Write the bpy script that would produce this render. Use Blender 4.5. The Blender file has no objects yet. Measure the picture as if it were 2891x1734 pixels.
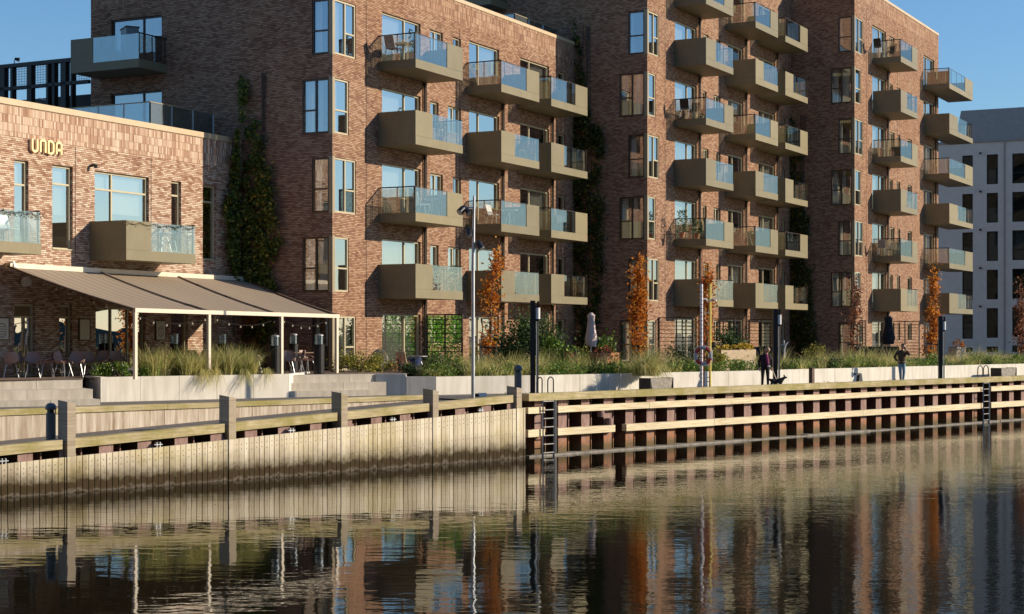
import bpy, math, random
from mathutils import Vector, Matrix
sc = bpy.context.scene
COL = sc.collection
R = random.Random(7)
F, CX, HY, CAMZ = 4640.0, 1445.0, 945.0, 4.05      # focal length (px of the photo), principal x, horizon row, eye height over the water
def rad(a): return math.radians(a)

# ------------------------------------------------------------------ frames
class Fr:
    """upright plane frame: s runs along u, d along the outward normal n, z is world height"""
    def __init__(s, o, u, n): s.o, s.u, s.n = o, u, n
    def P(f, s, d, z): return (f.o[0]+s*f.u[0]+d*f.n[0], f.o[1]+s*f.u[1]+d*f.n[1], z)
    def S(f, px, d=0.0):
        r = (px-CX)/F; ox, oy = f.o[0]+d*f.n[0], f.o[1]+d*f.n[1]
        return (r*oy-ox)/(f.u[0]-r*f.u[1])
    def D(f, px, s):
        r = (px-CX)/F; ox, oy = f.o[0]+s*f.u[0], f.o[1]+s*f.u[1]
        return (r*oy-ox)/(f.n[0]-r*f.n[1])
    def Z(f, px, py, d=0.0):
        s = f.S(px, d); return CAMZ-(py-HY)/F*f.P(s, d, 0)[1]
    def sub(f, s=0, d=0): return Fr(f.P(s, d, 0)[:2], f.u, f.n)
def yawfr(o, deg):
    a = rad(deg); return Fr(o, (math.sin(a), math.cos(a)), (math.cos(a), -math.sin(a)))
def leftof(f): return Fr(f.o, f.n, (-f.u[0], -f.u[1]))        # the building's gable seen from the water: s<0 goes back
WF = Fr((0, 0), (1, 0), (0, -1))
def at(px, Y, z=0): return ((px-CX)/F*Y, Y, z)
def zat(py, Y): return CAMZ-(py-HY)/F*Y

# ------------------------------------------------------------------ mesh builder
class MB:
    def __init__(s): s.v, s.f, s.m = [], [], []
    def poly(s, pts, m=0):
        i = len(s.v); s.v += [tuple(p) for p in pts]; s.f.append(tuple(range(i, i+len(pts)))); s.m.append(m)
    def hexa(s, p, m=0):       # p: 4 bottom, 4 top
        i = len(s.v); s.v += [tuple(q) for q in p]
        for a in ((3,2,1,0),(4,5,6,7),(0,1,5,4),(1,2,6,5),(2,3,7,6),(3,0,4,7)):
            s.f.append(tuple(i+k for k in a)); s.m.append(m)
    def box(s, f, s0, s1, d0, d1, z0, z1, m=0):
        P = f.P
        s.hexa([P(s0,d1,z0),P(s1,d1,z0),P(s1,d0,z0),P(s0,d0,z0),P(s0,d1,z1),P(s1,d1,z1),P(s1,d0,z1),P(s0,d0,z1)], m)
    def wbox(s, c, sx, sy, sz, yaw=0, m=0):
        a = rad(yaw); f = Fr((c[0], c[1]), (math.cos(a), math.sin(a)), (math.sin(a), -math.cos(a)))
        s.box(f, -sx/2, sx/2, -sy/2, sy/2, c[2], c[2]+sz, m)
    def bar(s, p, q, w, h=None, m=0):
        h = h or w; p, q = Vector(p), Vector(q); t = (q-p).normalized()
        a = t.cross(Vector((0,0,1)))
        a = a.normalized() if a.length > 1e-4 else Vector((1,0,0))
        b = a.cross(t).normalized(); a = a*w/2; b = b*h/2
        s.hexa([p-a-b,p+a-b,p+a+b,p-a+b,q-a-b,q+a-b,q+a+b,q-a+b], m)
    def tube(s, pts, r, n=8, m=0, caps=True):
        pts = [Vector(p) for p in pts]; rs = r if isinstance(r, (list, tuple)) else [r]*len(pts)
        i0 = len(s.v); prev = None
        for k, p in enumerate(pts):
            t = (pts[min(k+1, len(pts)-1)]-pts[max(k-1, 0)]).normalized()
            if prev is None:
                a = t.cross(Vector((0,0,1)))
                if a.length < 1e-3: a = Vector((1,0,0))
            else: a = prev-t*prev.dot(t)
            a.normalize(); prev = a; b = t.cross(a)
            for j in range(n):
                an = 2*math.pi*j/n; s.v.append(tuple(p+(a*math.cos(an)+b*math.sin(an))*rs[k]))
        for k in range(len(pts)-1):
            for j in range(n):
                s.f.append((i0+k*n+j, i0+k*n+(j+1)%n, i0+(k+1)*n+(j+1)%n, i0+(k+1)*n+j)); s.m.append(m)
        if caps:
            s.f.append(tuple(i0+j for j in range(n))[::-1]); s.m.append(m)
            e = i0+(len(pts)-1)*n; s.f.append(tuple(e+j for j in range(n))); s.m.append(m)
    def lathe(s, c, prof, n=16, m=0):
        i0 = len(s.v)
        for r, z in prof:
            for j in range(n):
                an = 2*math.pi*j/n; s.v.append((c[0]+r*math.cos(an), c[1]+r*math.sin(an), c[2]+z))
        for k in range(len(prof)-1):
            for j in range(n):
                s.f.append((i0+k*n+j, i0+k*n+(j+1)%n, i0+(k+1)*n+(j+1)%n, i0+(k+1)*n+j)); s.m.append(m)
        s.f.append(tuple(i0+j for j in range(n))[::-1]); s.m.append(m)
        e = i0+(len(prof)-1)*n; s.f.append(tuple(e+j for j in range(n))); s.m.append(m)
    def leaf(s, c, size, rnd, m=0, flat=None):
        n = Vector((rnd.gauss(0,1), rnd.gauss(0,1), rnd.gauss(0,1)+.25))
        if flat is not None: n = n*.55+Vector(flat)*1.0
        n.normalize()
        a = n.cross(Vector((rnd.gauss(0,1), rnd.gauss(0,1), rnd.gauss(0,1)))).normalized(); b = n.cross(a)
        l = size*rnd.uniform(.7,1.3); w = l*.62; c = Vector(c)
        i = len(s.v)
        s.v += [tuple(c-a*l*.5), tuple(c+b*w*.5-a*l*.05), tuple(c+a*l*.5), tuple(c-b*w*.5-a*l*.05)]
        s.f.append((i,i+1,i+2,i+3)); s.m.append(m)
    def blade(s, base, h, lean, az, w, m=0, seg=3, droop=.32):
        bx, by, bz = base; ca, sa = math.cos(az), math.sin(az); i = len(s.v); ph = R.gauss(.9, .8); wx, wy = math.cos(ph), math.sin(ph)
        for k in range(seg+1):
            t = k/seg; out = lean*h*t*t; z = bz+h*t*(1-droop*lean*t*t); ww = w*(1-t*.85)/2
            x, y = bx+ca*out, by+sa*out
            s.v.append((x-wx*ww, y-wy*ww, z)); s.v.append((x+wx*ww, y+wy*ww, z))
        for k in range(seg):
            s.f.append((i+2*k, i+2*k+1, i+2*k+3, i+2*k+2)); s.m.append(m)
    def build(s, name, mats, parent=None, smooth=False, uv=True, origin=None):
        me = bpy.data.meshes.new(name)
        if parent is not None: o0 = Vector(wloc(parent))
        elif origin is not None: o0 = Vector(origin)
        else: o0 = Vector((0,0,0))
        ox, oy, oz = o0
        me.from_pydata([(x-ox, y-oy, z-oz) for x, y, z in s.v], [], s.f)
        if not isinstance(mats, (list, tuple)): mats = [mats]
        for m in mats: me.materials.append(m)
        if len(mats) > 1: me.polygons.foreach_set('material_index', s.m)
        if smooth: me.polygons.foreach_set('use_smooth', [True]*len(s.f))
        if uv:
            L = me.uv_layers.new(name='UVMap'); out = []
            for f, p in zip(s.f, me.polygons):
                n = p.normal
                if abs(n.z) < .7:
                    l = math.hypot(n.x, n.y) or 1; tx, ty = -n.y/l, n.x/l
                    if tx < -0.001: tx, ty = -tx, -ty
                    for k in f:
                        v = s.v[k]; out += [v[0]*tx+v[1]*ty, v[2]]
                else:
                    for k in f:
                        v = s.v[k]; out += [v[0]*.7+v[1]*.714, v[0]*.714-v[1]*.7]
            L.data.foreach_set('uv', out)
        me.update()
        o = bpy.data.objects.new(name, me); COL.objects.link(o)
        if parent is not None:
            o.parent = parent
            WL[o.name] = Vector(wloc(parent))
        else:
            o.location = o0; WL[o.name] = o0
        return o
WL = {}
def wloc(o): return WL[o.name]
def tag(o, label=None, cat=None, group=None, kind=None):
    if label: o['label'] = label
    if cat: o['category'] = cat
    if group: o['group'] = group
    if kind: o['kind'] = kind
    return o
def thing(name, label, cat, loc, group=None, rotz=0):
    o = bpy.data.objects.new(name, None); COL.objects.link(o); o.location = loc; o.rotation_euler = (0,0,rotz)
    o.empty_display_size = .2; WL[o.name] = Vector(loc)
    return tag(o, label, cat, group)
def copy_tree(o, parent=None, loc=None, rotz=None, label=None):
    c = o.copy(); COL.objects.link(c); WL[c.name] = WL.get(o.name, Vector((0,0,0)))
    if parent is not None: c.parent = parent
    if loc is not None: c.location = loc; WL[c.name] = Vector(loc)
    if rotz is not None: c.rotation_euler = (0,0,rotz)
    if label: c['label'] = label
    for ch in list(o.children): copy_tree(ch, c)
    return c

# ------------------------------------------------------------------ materials
class NT:
    def __init__(s, name):
        s.mat = bpy.data.materials.new(name); s.mat.use_nodes = True; s.t = s.mat.node_tree; s.n = s.t.nodes; s.n.clear()
        s.out = s.n.new('ShaderNodeOutputMaterial')
    def new(s, t, **kw):
        n = s.n.new('ShaderNode'+t)
        for k, v in kw.items():
            if hasattr(n, k) and k not in ('inputs',): setattr(n, k, v)
        return n
    def link(s, a, b): s.t.links.new(a, b)
    def math(s, op, a, b=None, c=None):
        n = s.n.new('ShaderNodeMath'); n.operation = op
        for i, x in enumerate((a, b, c)):
            if x is None: continue
            if isinstance(x, (int, float)): n.inputs[i].default_value = x
            else: s.link(x, n.inputs[i])
        return n.outputs[0]
    def mix(s, fac, a, b, blend='MIX'):
        n = s.n.new('ShaderNodeMixRGB'); n.blend_type = blend
        for i, x in zip((0,1,2), (fac, a, b)):
            if isinstance(x, (int, float)): n.inputs[i].default_value = x
            elif isinstance(x, tuple): n.inputs[i].default_value = x+(1,) if len(x) == 3 else x
            else: s.link(x, n.inputs[i])
        return n.outputs[0]
    def ramp(s, fac, stops, interp='LINEAR'):
        n = s.n.new('ShaderNodeValToRGB'); n.color_ramp.interpolation = interp; e = n.color_ramp.elements
        while len(e) < len(stops): e.new(.5)
        for k, (p, c) in enumerate(stops):
            e[k].position = p; e[k].color = (c+(1,)) if isinstance(c, tuple) else (c,c,c,1)
        s.link(fac, n.inputs[0]); return n.outputs[0]
    def noise(s, scale, vec=None, detail=3, rough=.55, dim='3D'):
        n = s.n.new('ShaderNodeTexNoise'); n.noise_dimensions = dim
        n.inputs['Scale'].default_value = scale; n.inputs['Detail'].default_value = detail; n.inputs['Roughness'].default_value = rough
        if vec is not None: s.link(vec, n.inputs['Vector'])
        return n.outputs['Fac']
    def pos(s): return s.n.new('ShaderNodeNewGeometry').outputs['Position']
    def uv(s):
        n = s.n.new('ShaderNodeUVMap'); n.uv_map = 'UVMap'; return n.outputs[0]
    def scale(s, v, xyz):
        n = s.n.new('ShaderNodeVectorMath'); n.operation = 'MULTIPLY'; s.link(v, n.inputs[0]); n.inputs[1].default_value = xyz; return n.outputs[0]
    def sep(s, v):
        n = s.n.new('ShaderNodeSeparateXYZ'); s.link(v, n.inputs[0]); return n.outputs
    def comb(s, x, y, z=0):
        n = s.n.new('ShaderNodeCombineXYZ')
        for i, q in enumerate((x, y, z)):
            if isinstance(q, (int, float)): n.inputs[i].default_value = q
            else: s.link(q, n.inputs[i])
        return n.outputs[0]
    def bsdf(s, color, rough=.7, metal=0.0, bump=None, bdist=.01, bstr=1.0, spec=.5):
        b = s.n.new('ShaderNodeBsdfPrincipled')
        if isinstance(color, tuple): b.inputs['Base Color'].default_value = color+(1,)
        else: s.link(color, b.inputs['Base Color'])
        if isinstance(rough, (int, float)): b.inputs['Roughness'].default_value = rough
        else: s.link(rough, b.inputs['Roughness'])
        b.inputs['Metallic'].default_value = metal; b.inputs['Specular IOR Level'].default_value = spec
        if bump is not None:
            bn = s.n.new('ShaderNodeBump'); bn.inputs['Strength'].default_value = bstr; bn.inputs['Distance'].default_value = bdist
            s.link(bump, bn.inputs['Height']); s.link(bn.outputs[0], b.inputs['Normal'])
        return b.outputs[0]
    def done(s, sh): s.link(sh, s.out.inputs[0]); return s.mat
def plain(name, c, rough=.6, metal=0.0, var=.12, nscale=3.0, spec=.5):
    t = NT(name); n = t.noise(nscale, t.pos(), 4); k = t.ramp(n, [(.3, tuple(x*(1-var) for x in c)), (.7, tuple(min(1, x*(1+var)) for x in c))])
    return t.done(t.bsdf(k, rough, metal, spec=spec))
def brick(name, cols, mortar, w=.20, h=.064, soldier=False, warm=(1.0, .88, .76), patch=.5, con=.62):
    t = NT(name); x, y, _ = t.sep(t.uv())
    if soldier: x, y = t.math('MULTIPLY', y, .92), t.math('MULTIPLY', x, 1.0)
    row = t.math('FLOOR', t.math('DIVIDE', y, h))
    off = t.math('MULTIPLY', t.math('FRACT', t.math('MULTIPLY', row, .381)), 1.0 if not soldier else 0.0)
    ux = t.math('ADD', t.math('DIVIDE', x, w), off)
    cell = t.math('FLOOR', ux)
    wn = t.new('TexWhiteNoise'); wn.noise_dimensions = '2D'; t.link(t.comb(cell, row), wn.inputs['Vector'])
    v = wn.outputs['Value']
    cl = t.noise(.9, t.pos(), 3, .6); v2 = t.math('ADD', t.math('MULTIPLY', v, con), t.math('MULTIPLY', t.math('SUBTRACT', cl, .5), .35))
    v2 = t.math('ADD', v2, .48-con/2)
    c = t.ramp(v2, cols)
    big = t.noise(.22, t.pos(), 2); c = t.mix(t.ramp(big, [(.40, 0.0), (.65, patch)]), c, warm, 'MULTIPLY')
    fy = t.math('FRACT', t.math('DIVIDE', y, h)); fx = t.math('FRACT', ux)
    mo = t.math('MAXIMUM', t.math('LESS_THAN', fy, .21), t.math('LESS_THAN', fx, .045))
    c = t.mix(mo, c, mortar)
    hgt = t.math('ADD', t.math('SUBTRACT', 1.0, mo), t.math('MULTIPLY', v, .5))
    return t.done(t.bsdf(c, .88, bump=hgt, bdist=.012, spec=.2))
M = {}
BC = [(0.0, (.095,.046,.031)), (.2, (.21,.110,.071)), (.4, (.315,.180,.114)), (.58, (.395,.243,.157)), (.8, (.485,.335,.222)), (1.0, (.68,.54,.40))]
M['brick'] = brick('brick_wall', BC, (.085,.052,.04), con=.50)
M['brick_sold'] = brick('brick_soldier_course', BC, (.25,.165,.115), w=.25, h=.072, soldier=True)
BR = [(0.0, (.13,.06,.042)), (.16, (.28,.15,.10)), (.36, (.42,.27,.19)), (.54, (.53,.39,.29)), (.76, (.64,.52,.41)), (1.0, (.80,.71,.60))]
M['brickR'] = brick('brick_pale_wall', BR, (.13,.08,.055))
M['brickR_sold'] = brick('brick_pale_soldier', BR, (.38,.28,.2), w=.25, h=.072, soldier=True)
t = NT('white_brick'); x, y, _ = t.sep(t.uv()); fy = t.math('FRACT', t.math('DIVIDE', y, .09)); mo = t.math('LESS_THAN', fy, .2)
M['brickW'] = t.done(t.bsdf(t.mix(mo, t.ramp(t.noise(2, t.pos()), [(.3, (.74,.65,.53)), (.7, (.81,.72,.60))]), (.58,.50,.41)), .9, spec=.2))
M['greyband'] = plain('grey_roof_cladding', (.36,.32,.28), .8, var=.08)
M['coping'] = plain('coping_metal', (.52,.39,.24), .55, var=.06)
t = NT('bronze_panel'); p = t.pos(); n1 = t.noise(1.3, p, 4); st = t.noise(3.0, t.scale(p, (3,3,.4)), 3)
oi = t.new('ObjectInfo'); bz = (t.mix(t.ramp(st, [(.35, 0.0), (.75, .35)]), t.ramp(n1, [(.3, (.215,.182,.102)), (.7, (.25,.213,.124))]), (.175,.148,.085)))
M['bronze'] = t.done(t.bsdf(t.mix(1.0, bz, t.ramp(oi.outputs['Random'], [(0, (.84,.85,.88)), (1, (1.1,1.08,1.04))]), 'MULTIPLY'), .5, .0, spec=.3))
M['frame'] = plain('window_frame_bronze', (.30,.245,.15), .45, var=.05)
M['frame_pale'] = plain('window_frame_pale', (.46,.40,.26), .45, var=.05)
M['darksteel'] = plain('dark_steel', (.018,.016,.016), .45, .3)
M['black'] = plain('black_paint', (.012,.012,.013), .4)
M['rail'] = plain('bronze_rail', (.07,.05,.035), .4, .4)
M['galv'] = plain('galvanised_steel', (.45,.46,.47), .4, .7, .1)
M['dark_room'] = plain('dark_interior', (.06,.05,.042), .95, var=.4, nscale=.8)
M['joint'] = plain('joint_seal', (.03,.022,.018), .9)
t = NT('curtain'); u, v, _ = t.sep(t.uv()); w = t.math('SINE', t.math('MULTIPLY', u, 60.0))  # shade of the folds is put into the colour as stripes
M['curtain'] = t.done(t.bsdf(t.mix(t.math('ADD', t.math('MULTIPLY', w, .3), .4), (.78,.77,.72), (.6,.6,.57)), .9))
M['blind'] = plain('roller_blind', (.72,.70,.64), .9, var=.04)
def glass(name, fac, tint, gl=(1,1,1), rough=0.0, wob=.0):
    t = NT(name); tr = t.new('BsdfTransparent'); tr.inputs[0].default_value = tint+(1,)
    g = t.new('BsdfGlossy'); g.inputs['Color'].default_value = gl+(1,); g.inputs['Roughness'].default_value = rough
    if wob:
        bn = t.new('Bump'); bn.inputs['Distance'].default_value = wob; t.link(t.noise(.8, t.pos(), 1), bn.inputs['Height']); t.link(bn.outputs[0], g.inputs['Normal'])
    mx = t.new('MixShader'); mx.inputs[0].default_value = fac
    t.link(tr.outputs[0], mx.inputs[1]); t.link(g.outputs[0], mx.inputs[2]); return t.done(mx.outputs[0])
M['pane'] = glass('window_glass', .56, (.62,.64,.62), (1,.99,.95), 0, .004)
M['paneL'] = glass('window_glass_gable', .36, (.78,.8,.78), (.92,.96,1), 0, .004)
M['paneW'] = glass('window_glass_far', .09, (.25,.28,.28), (.35,.55,.7), 0, .004)
M['bglass'] = glass('balcony_glass', .20, (.86,.89,.88), (1,.98,.94), .0)
M['bglass2'] = glass('frosted_balustrade_glass', .26, (.58,.66,.68), (.85,.95,1), .25)
M['white'] = plain('white_paint', (.78,.78,.76), .5, var=.04)
M['cream'] = plain('cream_metal', (.70,.60,.46), .45, var=.05)
M['gold'] = plain('gold_letters', (.80,.63,.32), .35, .0, .05)
t = NT('awning_fabric'); x, y, z = t.sep(t.pos())
# fine stripes run down the slope: coordinate along the wall direction
al = t.math('ADD', t.math('MULTIPLY', x, .454), t.math('MULTIPLY', y, .891)); sn = t.math('SINE', t.math('MULTIPLY', al, 2*math.pi/.42))
M['awning'] = t.done(t.bsdf(t.mix(t.math('GREATER_THAN', sn, .93), t.ramp(t.noise(40, t.pos(), 2), [(.3, (.285,.225,.165)), (.7, (.34,.275,.205))]), (.18,.14,.10)), .9, spec=.15))
t = NT('concrete_white'); p = t.pos(); n1 = t.noise(.9, p, 5, .6); st = t.noise(1.2, t.scale(p, (4,4,.5)), 4)
M['concw'] = t.done(t.bsdf(t.mix(t.ramp(st, [(.42, 0.0), (.72, .6)]), t.ramp(n1, [(.3, (.66,.62,.53)), (.7, (.77,.73,.64))]), (.48,.44,.36)), .85, spec=.25))
t = NT('concrete_step'); p = t.pos(); n1 = t.noise(1.6, p, 5, .65); st = t.noise(2, t.scale(p, (3,3,.6)), 4)
M['concs'] = t.done(t.bsdf(t.mix(t.ramp(st, [(.4, 0.0), (.75, .6)]), t.ramp(n1, [(.3, (.52,.47,.38)), (.7, (.64,.58,.49))]), (.36,.31,.24)), .9, spec=.2))
t = NT('concrete_stained'); p = t.pos(); st = t.noise(1.6, t.scale(p, (5,5,.35)), 5, .65); n1 = t.noise(.35, p, 3)
k = t.mix(t.ramp(st, [(.38, 0.0), (.68, 1.0)]), (.62,.55,.45), (.27,.19,.125)); k = t.mix(t.ramp(n1, [(.45, 0.0), (.7, .35)]), k, (.30,.25,.19))
M['concst'] = t.done(t.bsdf(k, .9, spec=.2))
M['asphalt'] = plain('quay_paving', (.135,.12,.105), .92, var=.2, nscale=6)
t = NT('terrace_paving'); M['terr'] = t.done(t.bsdf(t.ramp(t.noise(2.5, t.pos(), 5), [(.3, (.13,.085,.06)), (.7, (.24,.165,.115))]), .9))
t = NT('soil'); M['soil'] = t.done(t.bsdf(t.ramp(t.noise(5, t.pos(), 5), [(.35, (.03,.022,.014)), (.6, (.07,.05,.03)), (.75, (.05,.06,.02))]), .95))
def timber(name, c0, c1, c2, moss=.0, stain=False):
    t = NT(name); p = t.pos(); x, y, z = t.sep(p)
    al = t.math('ADD', t.math('MULTIPLY', x, .70), t.math('MULTIPLY', y, .714))
    g = t.noise(1.0, t.comb(t.math('MULTIPLY', al, 1.1), t.math('MULTIPLY', z, 16.0), 0), 5, .65)
    k = t.ramp(g, [(.3, c0), (.5, c1), (.7, c2)])
    dr = t.noise(.22, p, 2); k = t.mix(t.ramp(dr, [(.35, .45), (.6, 0.0)]), k, tuple(q*.62 for q in c1))
    if moss:
        mm = t.noise(.8, p, 4, .7); k = t.mix(t.ramp(mm, [(.42, 0.0), (.62, moss)]), k, (.25,.22,.05))
    return t, k, g
t, k, g = timber('fender_timber', (.52,.40,.22), (.76,.65,.43), (.86,.78,.58)); M['timber'] = t.done(t.bsdf(k, .85, bump=g, bdist=.006, spec=.2))
t, k, g = timber('mossy_timber', (.30,.24,.13), (.48,.40,.23), (.64,.55,.34), .7); M['timberm'] = t.done(t.bsdf(k, .88, bump=g, bdist=.006, spec=.2))
t, k, g = timber('post_timber', (.30,.24,.17), (.42,.35,.26), (.52,.45,.34), .3); x, y, z = t.sep(t.pos()); M['timberp'] = t.done(t.bsdf(k, .88, spec=.2))
M['ledge'] = plain('waterline_ledge', (.22,.20,.17), .8, var=.4, nscale=3)
# vertical plank cladding: own tone per plank, waterline stain with a ragged edge
t = NT('plank_cladding'); p = t.pos(); x, y, z = t.sep(p); al = t.math('ADD', t.math('MULTIPLY', x, .699), t.math('MULTIPLY', y, .715))
cell = t.math('FLOOR', t.math('DIVIDE', t.math('ADD', al, 100.0), .175)); wn = t.new('TexWhiteNoise'); wn.noise_dimensions = '1D'; t.link(cell, wn.inputs['W'])
gr = t.noise(1.0, t.comb(t.math('MULTIPLY', al, 22.0), t.math('MULTIPLY', z, 1.2), 0), 4)
k = t.ramp(t.math('ADD', t.math('MULTIPLY', wn.outputs['Value'], .45), t.math('MULTIPLY', gr, .6)), [(.2, (.46,.39,.27)), (.5, (.64,.56,.42)), (.85, (.78,.71,.56))])
mm = t.noise(.5, p, 4, .7); k = t.mix(t.ramp(mm, [(.45, 0.0), (.65, .45)]), k, (.42,.34,.10))
sz = t.math('ADD', t.math('ADD', z, t.math('MULTIPLY', t.math('SUBTRACT', t.noise(5, p, 4, .7), .5), .45)), t.math('MULTIPLY', wn.outputs['Value'], .06))
k = t.mix(t.ramp(sz, [(.30, 1.0), (.62, .35), (.95, 0.0)]), k, (.045,.030,.012))
k = t.mix(t.ramp(sz, [(-.02, .0), (.03, .28), (.12, .0)]), k, (.36,.32,.28))
M['plank'] = t.done(t.bsdf(k, .85, spec=.2))
# rusting sheet piles, orange scale and weed near the waterline
def rustmat(name, cols, bright):
    t = NT(name); p = t.pos(); x, y, z = t.sep(p); n1 = t.noise(3, t.scale(p, (3,3,.8)), 4, .65); n2 = t.noise(9, p, 4, .7)
    k = t.ramp(n1, [(.3, cols[0]), (.55, cols[1]), (.75, cols[2])])
    zz = t.math('ADD', z, t.math('MULTIPLY', t.math('SUBTRACT', n2, .5), .35))
    k = t.mix(t.math('MULTIPLY', t.ramp(zz, [(.5, 1.0), (.75, 0.0)]), t.ramp(n2, [(.42, .0), (.55, bright)])), k, (.38,.16,.06))
    k = t.mix(t.ramp(zz, [(.18, .85), (.42, 0.0)]), k, (.10,.08,.035))
    return t.done(t.bsdf(k, .85, bump=n2, bdist=.01, spec=.25))
M['rust'] = rustmat('lit_pile_rust', ((.20,.125,.105), (.30,.195,.17), (.36,.25,.22)), .85)  # paler copy: sunlight on the outer flats is put into the colour
M['rust_shade'] = rustmat('shaded_pile_rust', ((.045,.024,.02), (.075,.038,.03), (.11,.055,.042)), .35)  # darker copy: shade of the webs and recesses is put into the colour
M['rail_grey'] = plain('grey_bollard', (.10,.125,.14), .42, .2, .1)
M['granite'] = plain('granite', (.30,.27,.23), .85, var=.3, nscale=9)
M['nail'] = plain('nail_heads', (.035,.03,.025), .6)
def leafmat(name, stops, trans=.25, rough=.6, gain=1.0):
    t = NT(name); g = t.new('NewGeometry'); c = t.ramp(g.outputs['Random Per Island'], [(q, tuple(min(.92, v*gain) for v in k)) for q, k in stops])
    d = t.bsdf(c, rough, spec=.3); tr = t.new('BsdfTranslucent'); t.link(c, tr.inputs[0])
    mx = t.new('MixShader'); mx.inputs[0].default_value = trans; t.link(d, mx.inputs[1]); t.link(tr.outputs[0], mx.inputs[2]); return t.done(mx.outputs[0])
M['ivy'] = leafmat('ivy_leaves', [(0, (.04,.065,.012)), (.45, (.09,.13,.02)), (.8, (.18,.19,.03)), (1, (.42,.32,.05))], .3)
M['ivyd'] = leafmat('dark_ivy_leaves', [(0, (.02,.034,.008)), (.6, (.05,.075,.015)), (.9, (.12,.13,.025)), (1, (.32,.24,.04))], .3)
M['autumn'] = leafmat('orange_leaves', [(0, (.26,.07,.015)), (.4, (.52,.17,.022)), (.75, (.64,.25,.03)), (1, (.72,.36,.06))], .5)
M['autumn2'] = leafmat('russet_leaves', [(0, (.14,.045,.025)), (.5, (.30,.11,.05)), (1, (.46,.19,.09))], .3)
M['grass'] = leafmat('grass_blades', [(0, (.17,.20,.05)), (.25, (.32,.32,.10)), (.5, (.46,.44,.15)), (.75, (.60,.53,.24)), (1, (.76,.63,.36))], .5, .5, 1.22)
M['grassg'] = leafmat('green_grass_blades', [(0, (.10,.15,.04)), (.45, (.22,.27,.075)), (.75, (.40,.39,.13)), (1, (.6,.5,.22))], .5, .5, 1.35)
M['shrub'] = leafmat('green_shrub_leaves', [(0, (.025,.06,.010)), (.5, (.075,.13,.018)), (1, (.17,.22,.035))], .25, gain=1.70)
M['shrubd'] = leafmat('dark_shrub_leaves', [(0, (.015,.035,.010)), (.6, (.035,.07,.018)), (1, (.09,.13,.03))], .2, gain=1.40)
M['shruby'] = leafmat('olive_shrub_leaves', [(0, (.07,.09,.015)), (.5, (.17,.17,.03)), (1, (.36,.29,.06))], .25, gain=1.60)
M['yellowleaf'] = leafmat('yellow_leaves', [(0, (.35,.26,.03)), (.6, (.62,.42,.04)), (1, (.72,.55,.12))], .3)
M['redleaf'] = leafmat('red_leaves', [(0, (.25,.03,.03)), (.6, (.45,.06,.05)), (1, (.5,.25,.2))], .3)
M['fake'] = leafmat('bright_green_leaves', [(0, (.05,.18,.02)), (.5, (.12,.34,.04)), (1, (.26,.52,.09))], .5, gain=1.5)
M['bark'] = plain('bark', (.12,.085,.06), .9, var=.3, nscale=12)
M['stake'] = plain('stake_wood', (.45,.30,.17), .85, var=.15)
M['terra'] = plain('corten_planter', (.40,.17,.075), .8, var=.2, nscale=4)
M['stonep'] = plain('pale_stone', (.52,.40,.27), .9, var=.15, nscale=5)
M['chair'] = plain('chair_shell', (.36,.25,.22), .5, var=.06)
M['wood'] = plain('dark_wood', (.10,.06,.035), .7, var=.25, nscale=6)
M['tabletop'] = plain('table_top', (.30,.21,.14), .55, var=.15)
M['canvas'] = plain('parasol_canvas', (.62,.50,.46), .9, var=.08)
M['blackfab'] = plain('black_fabric', (.02,.019,.021), .9)
M['blue'] = plain('blue_plastic', (.015,.03,.13), .4)
M['red'] = plain('red_paint', (.42,.03,.02), .5)
M['redbrown'] = plain('red_brown_paint', (.26,.05,.03), .6)
M['yellow'] = plain('yellow_paint', (.78,.62,.12), .45, var=.05)
M['greywrap'] = plain('reflective_band', (.42,.42,.44), .45, .2)
M['skin'] = plain('skin', (.62,.36,.25), .6, var=.05)
M['hairb'] = plain('brown_hair', (.06,.035,.02), .7)
M['hairbl'] = plain('fair_hair', (.32,.19,.09), .7)
M['jacketd'] = plain('dark_jacket', (.028,.014,.022), .85)
M['purple'] = plain('purple_top', (.20,.02,.10), .85)
M['trous'] = plain('black_trousers', (.02,.014,.016), .85)
M['jeans'] = plain('blue_jeans', (.20,.33,.42), .85, var=.15)
M['jacketb'] = plain('brown_jacket', (.095,.055,.025), .8)
M['leash'] = plain('pale_leash', (.62,.52,.38), .7)
M['fur'] = plain('black_fur', (.012,.011,.012), .85)
t = NT('paper_poster'); M['poster'] = t.done(t.bsdf((.62,.56,.44), .8))
M['ink'] = plain('poster_ink', (.20,.17,.13), .8)
t = NT('bulb_glass'); M['bulb'] = t.done(t.bsdf((.45,.40,.32), .15))
t = NT('opal_lamp'); M['opal'] = t.done(t.bsdf((.72,.72,.70), .3))
# water
t = NT('harbour_water'); p = t.pos()
n1 = t.noise(2.1, t.scale(p, (.62,1.5,1)), 2, .45); n2 = t.noise(.42, p, 2, .5); patch = t.ramp(t.noise(.075, p, 3), [(.35, .35), (.65, 1.0)])
n3 = t.noise(7.5, t.scale(p, (.8,1.2,1)), 2, .5)
hgt = t.math('ADD', t.math('MULTIPLY', t.math('ADD', t.math('MULTIPLY', n1, .0055), t.math('MULTIPLY', n3, t.ramp(t.math('ADD', t.math('DIVIDE', t.sep(p)[0], 30.0), .3), [(.27, .0008), (.56, .0038)]))), patch), t.math('MULTIPLY', n2, .010))
M['water'] = None
b = t.new('BsdfPrincipled'); b.inputs['Base Color'].default_value = (.004,.005,.003,1); b.inputs['Roughness'].default_value = .03; b.inputs['IOR'].default_value = 1.333
bn = t.new('Bump'); bn.inputs['Strength'].default_value = 1; bn.inputs['Distance'].default_value = 1.0; t.link(hgt, bn.inputs['Height']); t.link(bn.outputs[0], b.inputs['Normal'])
M['water'] = t.done(b.outputs[0])
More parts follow.
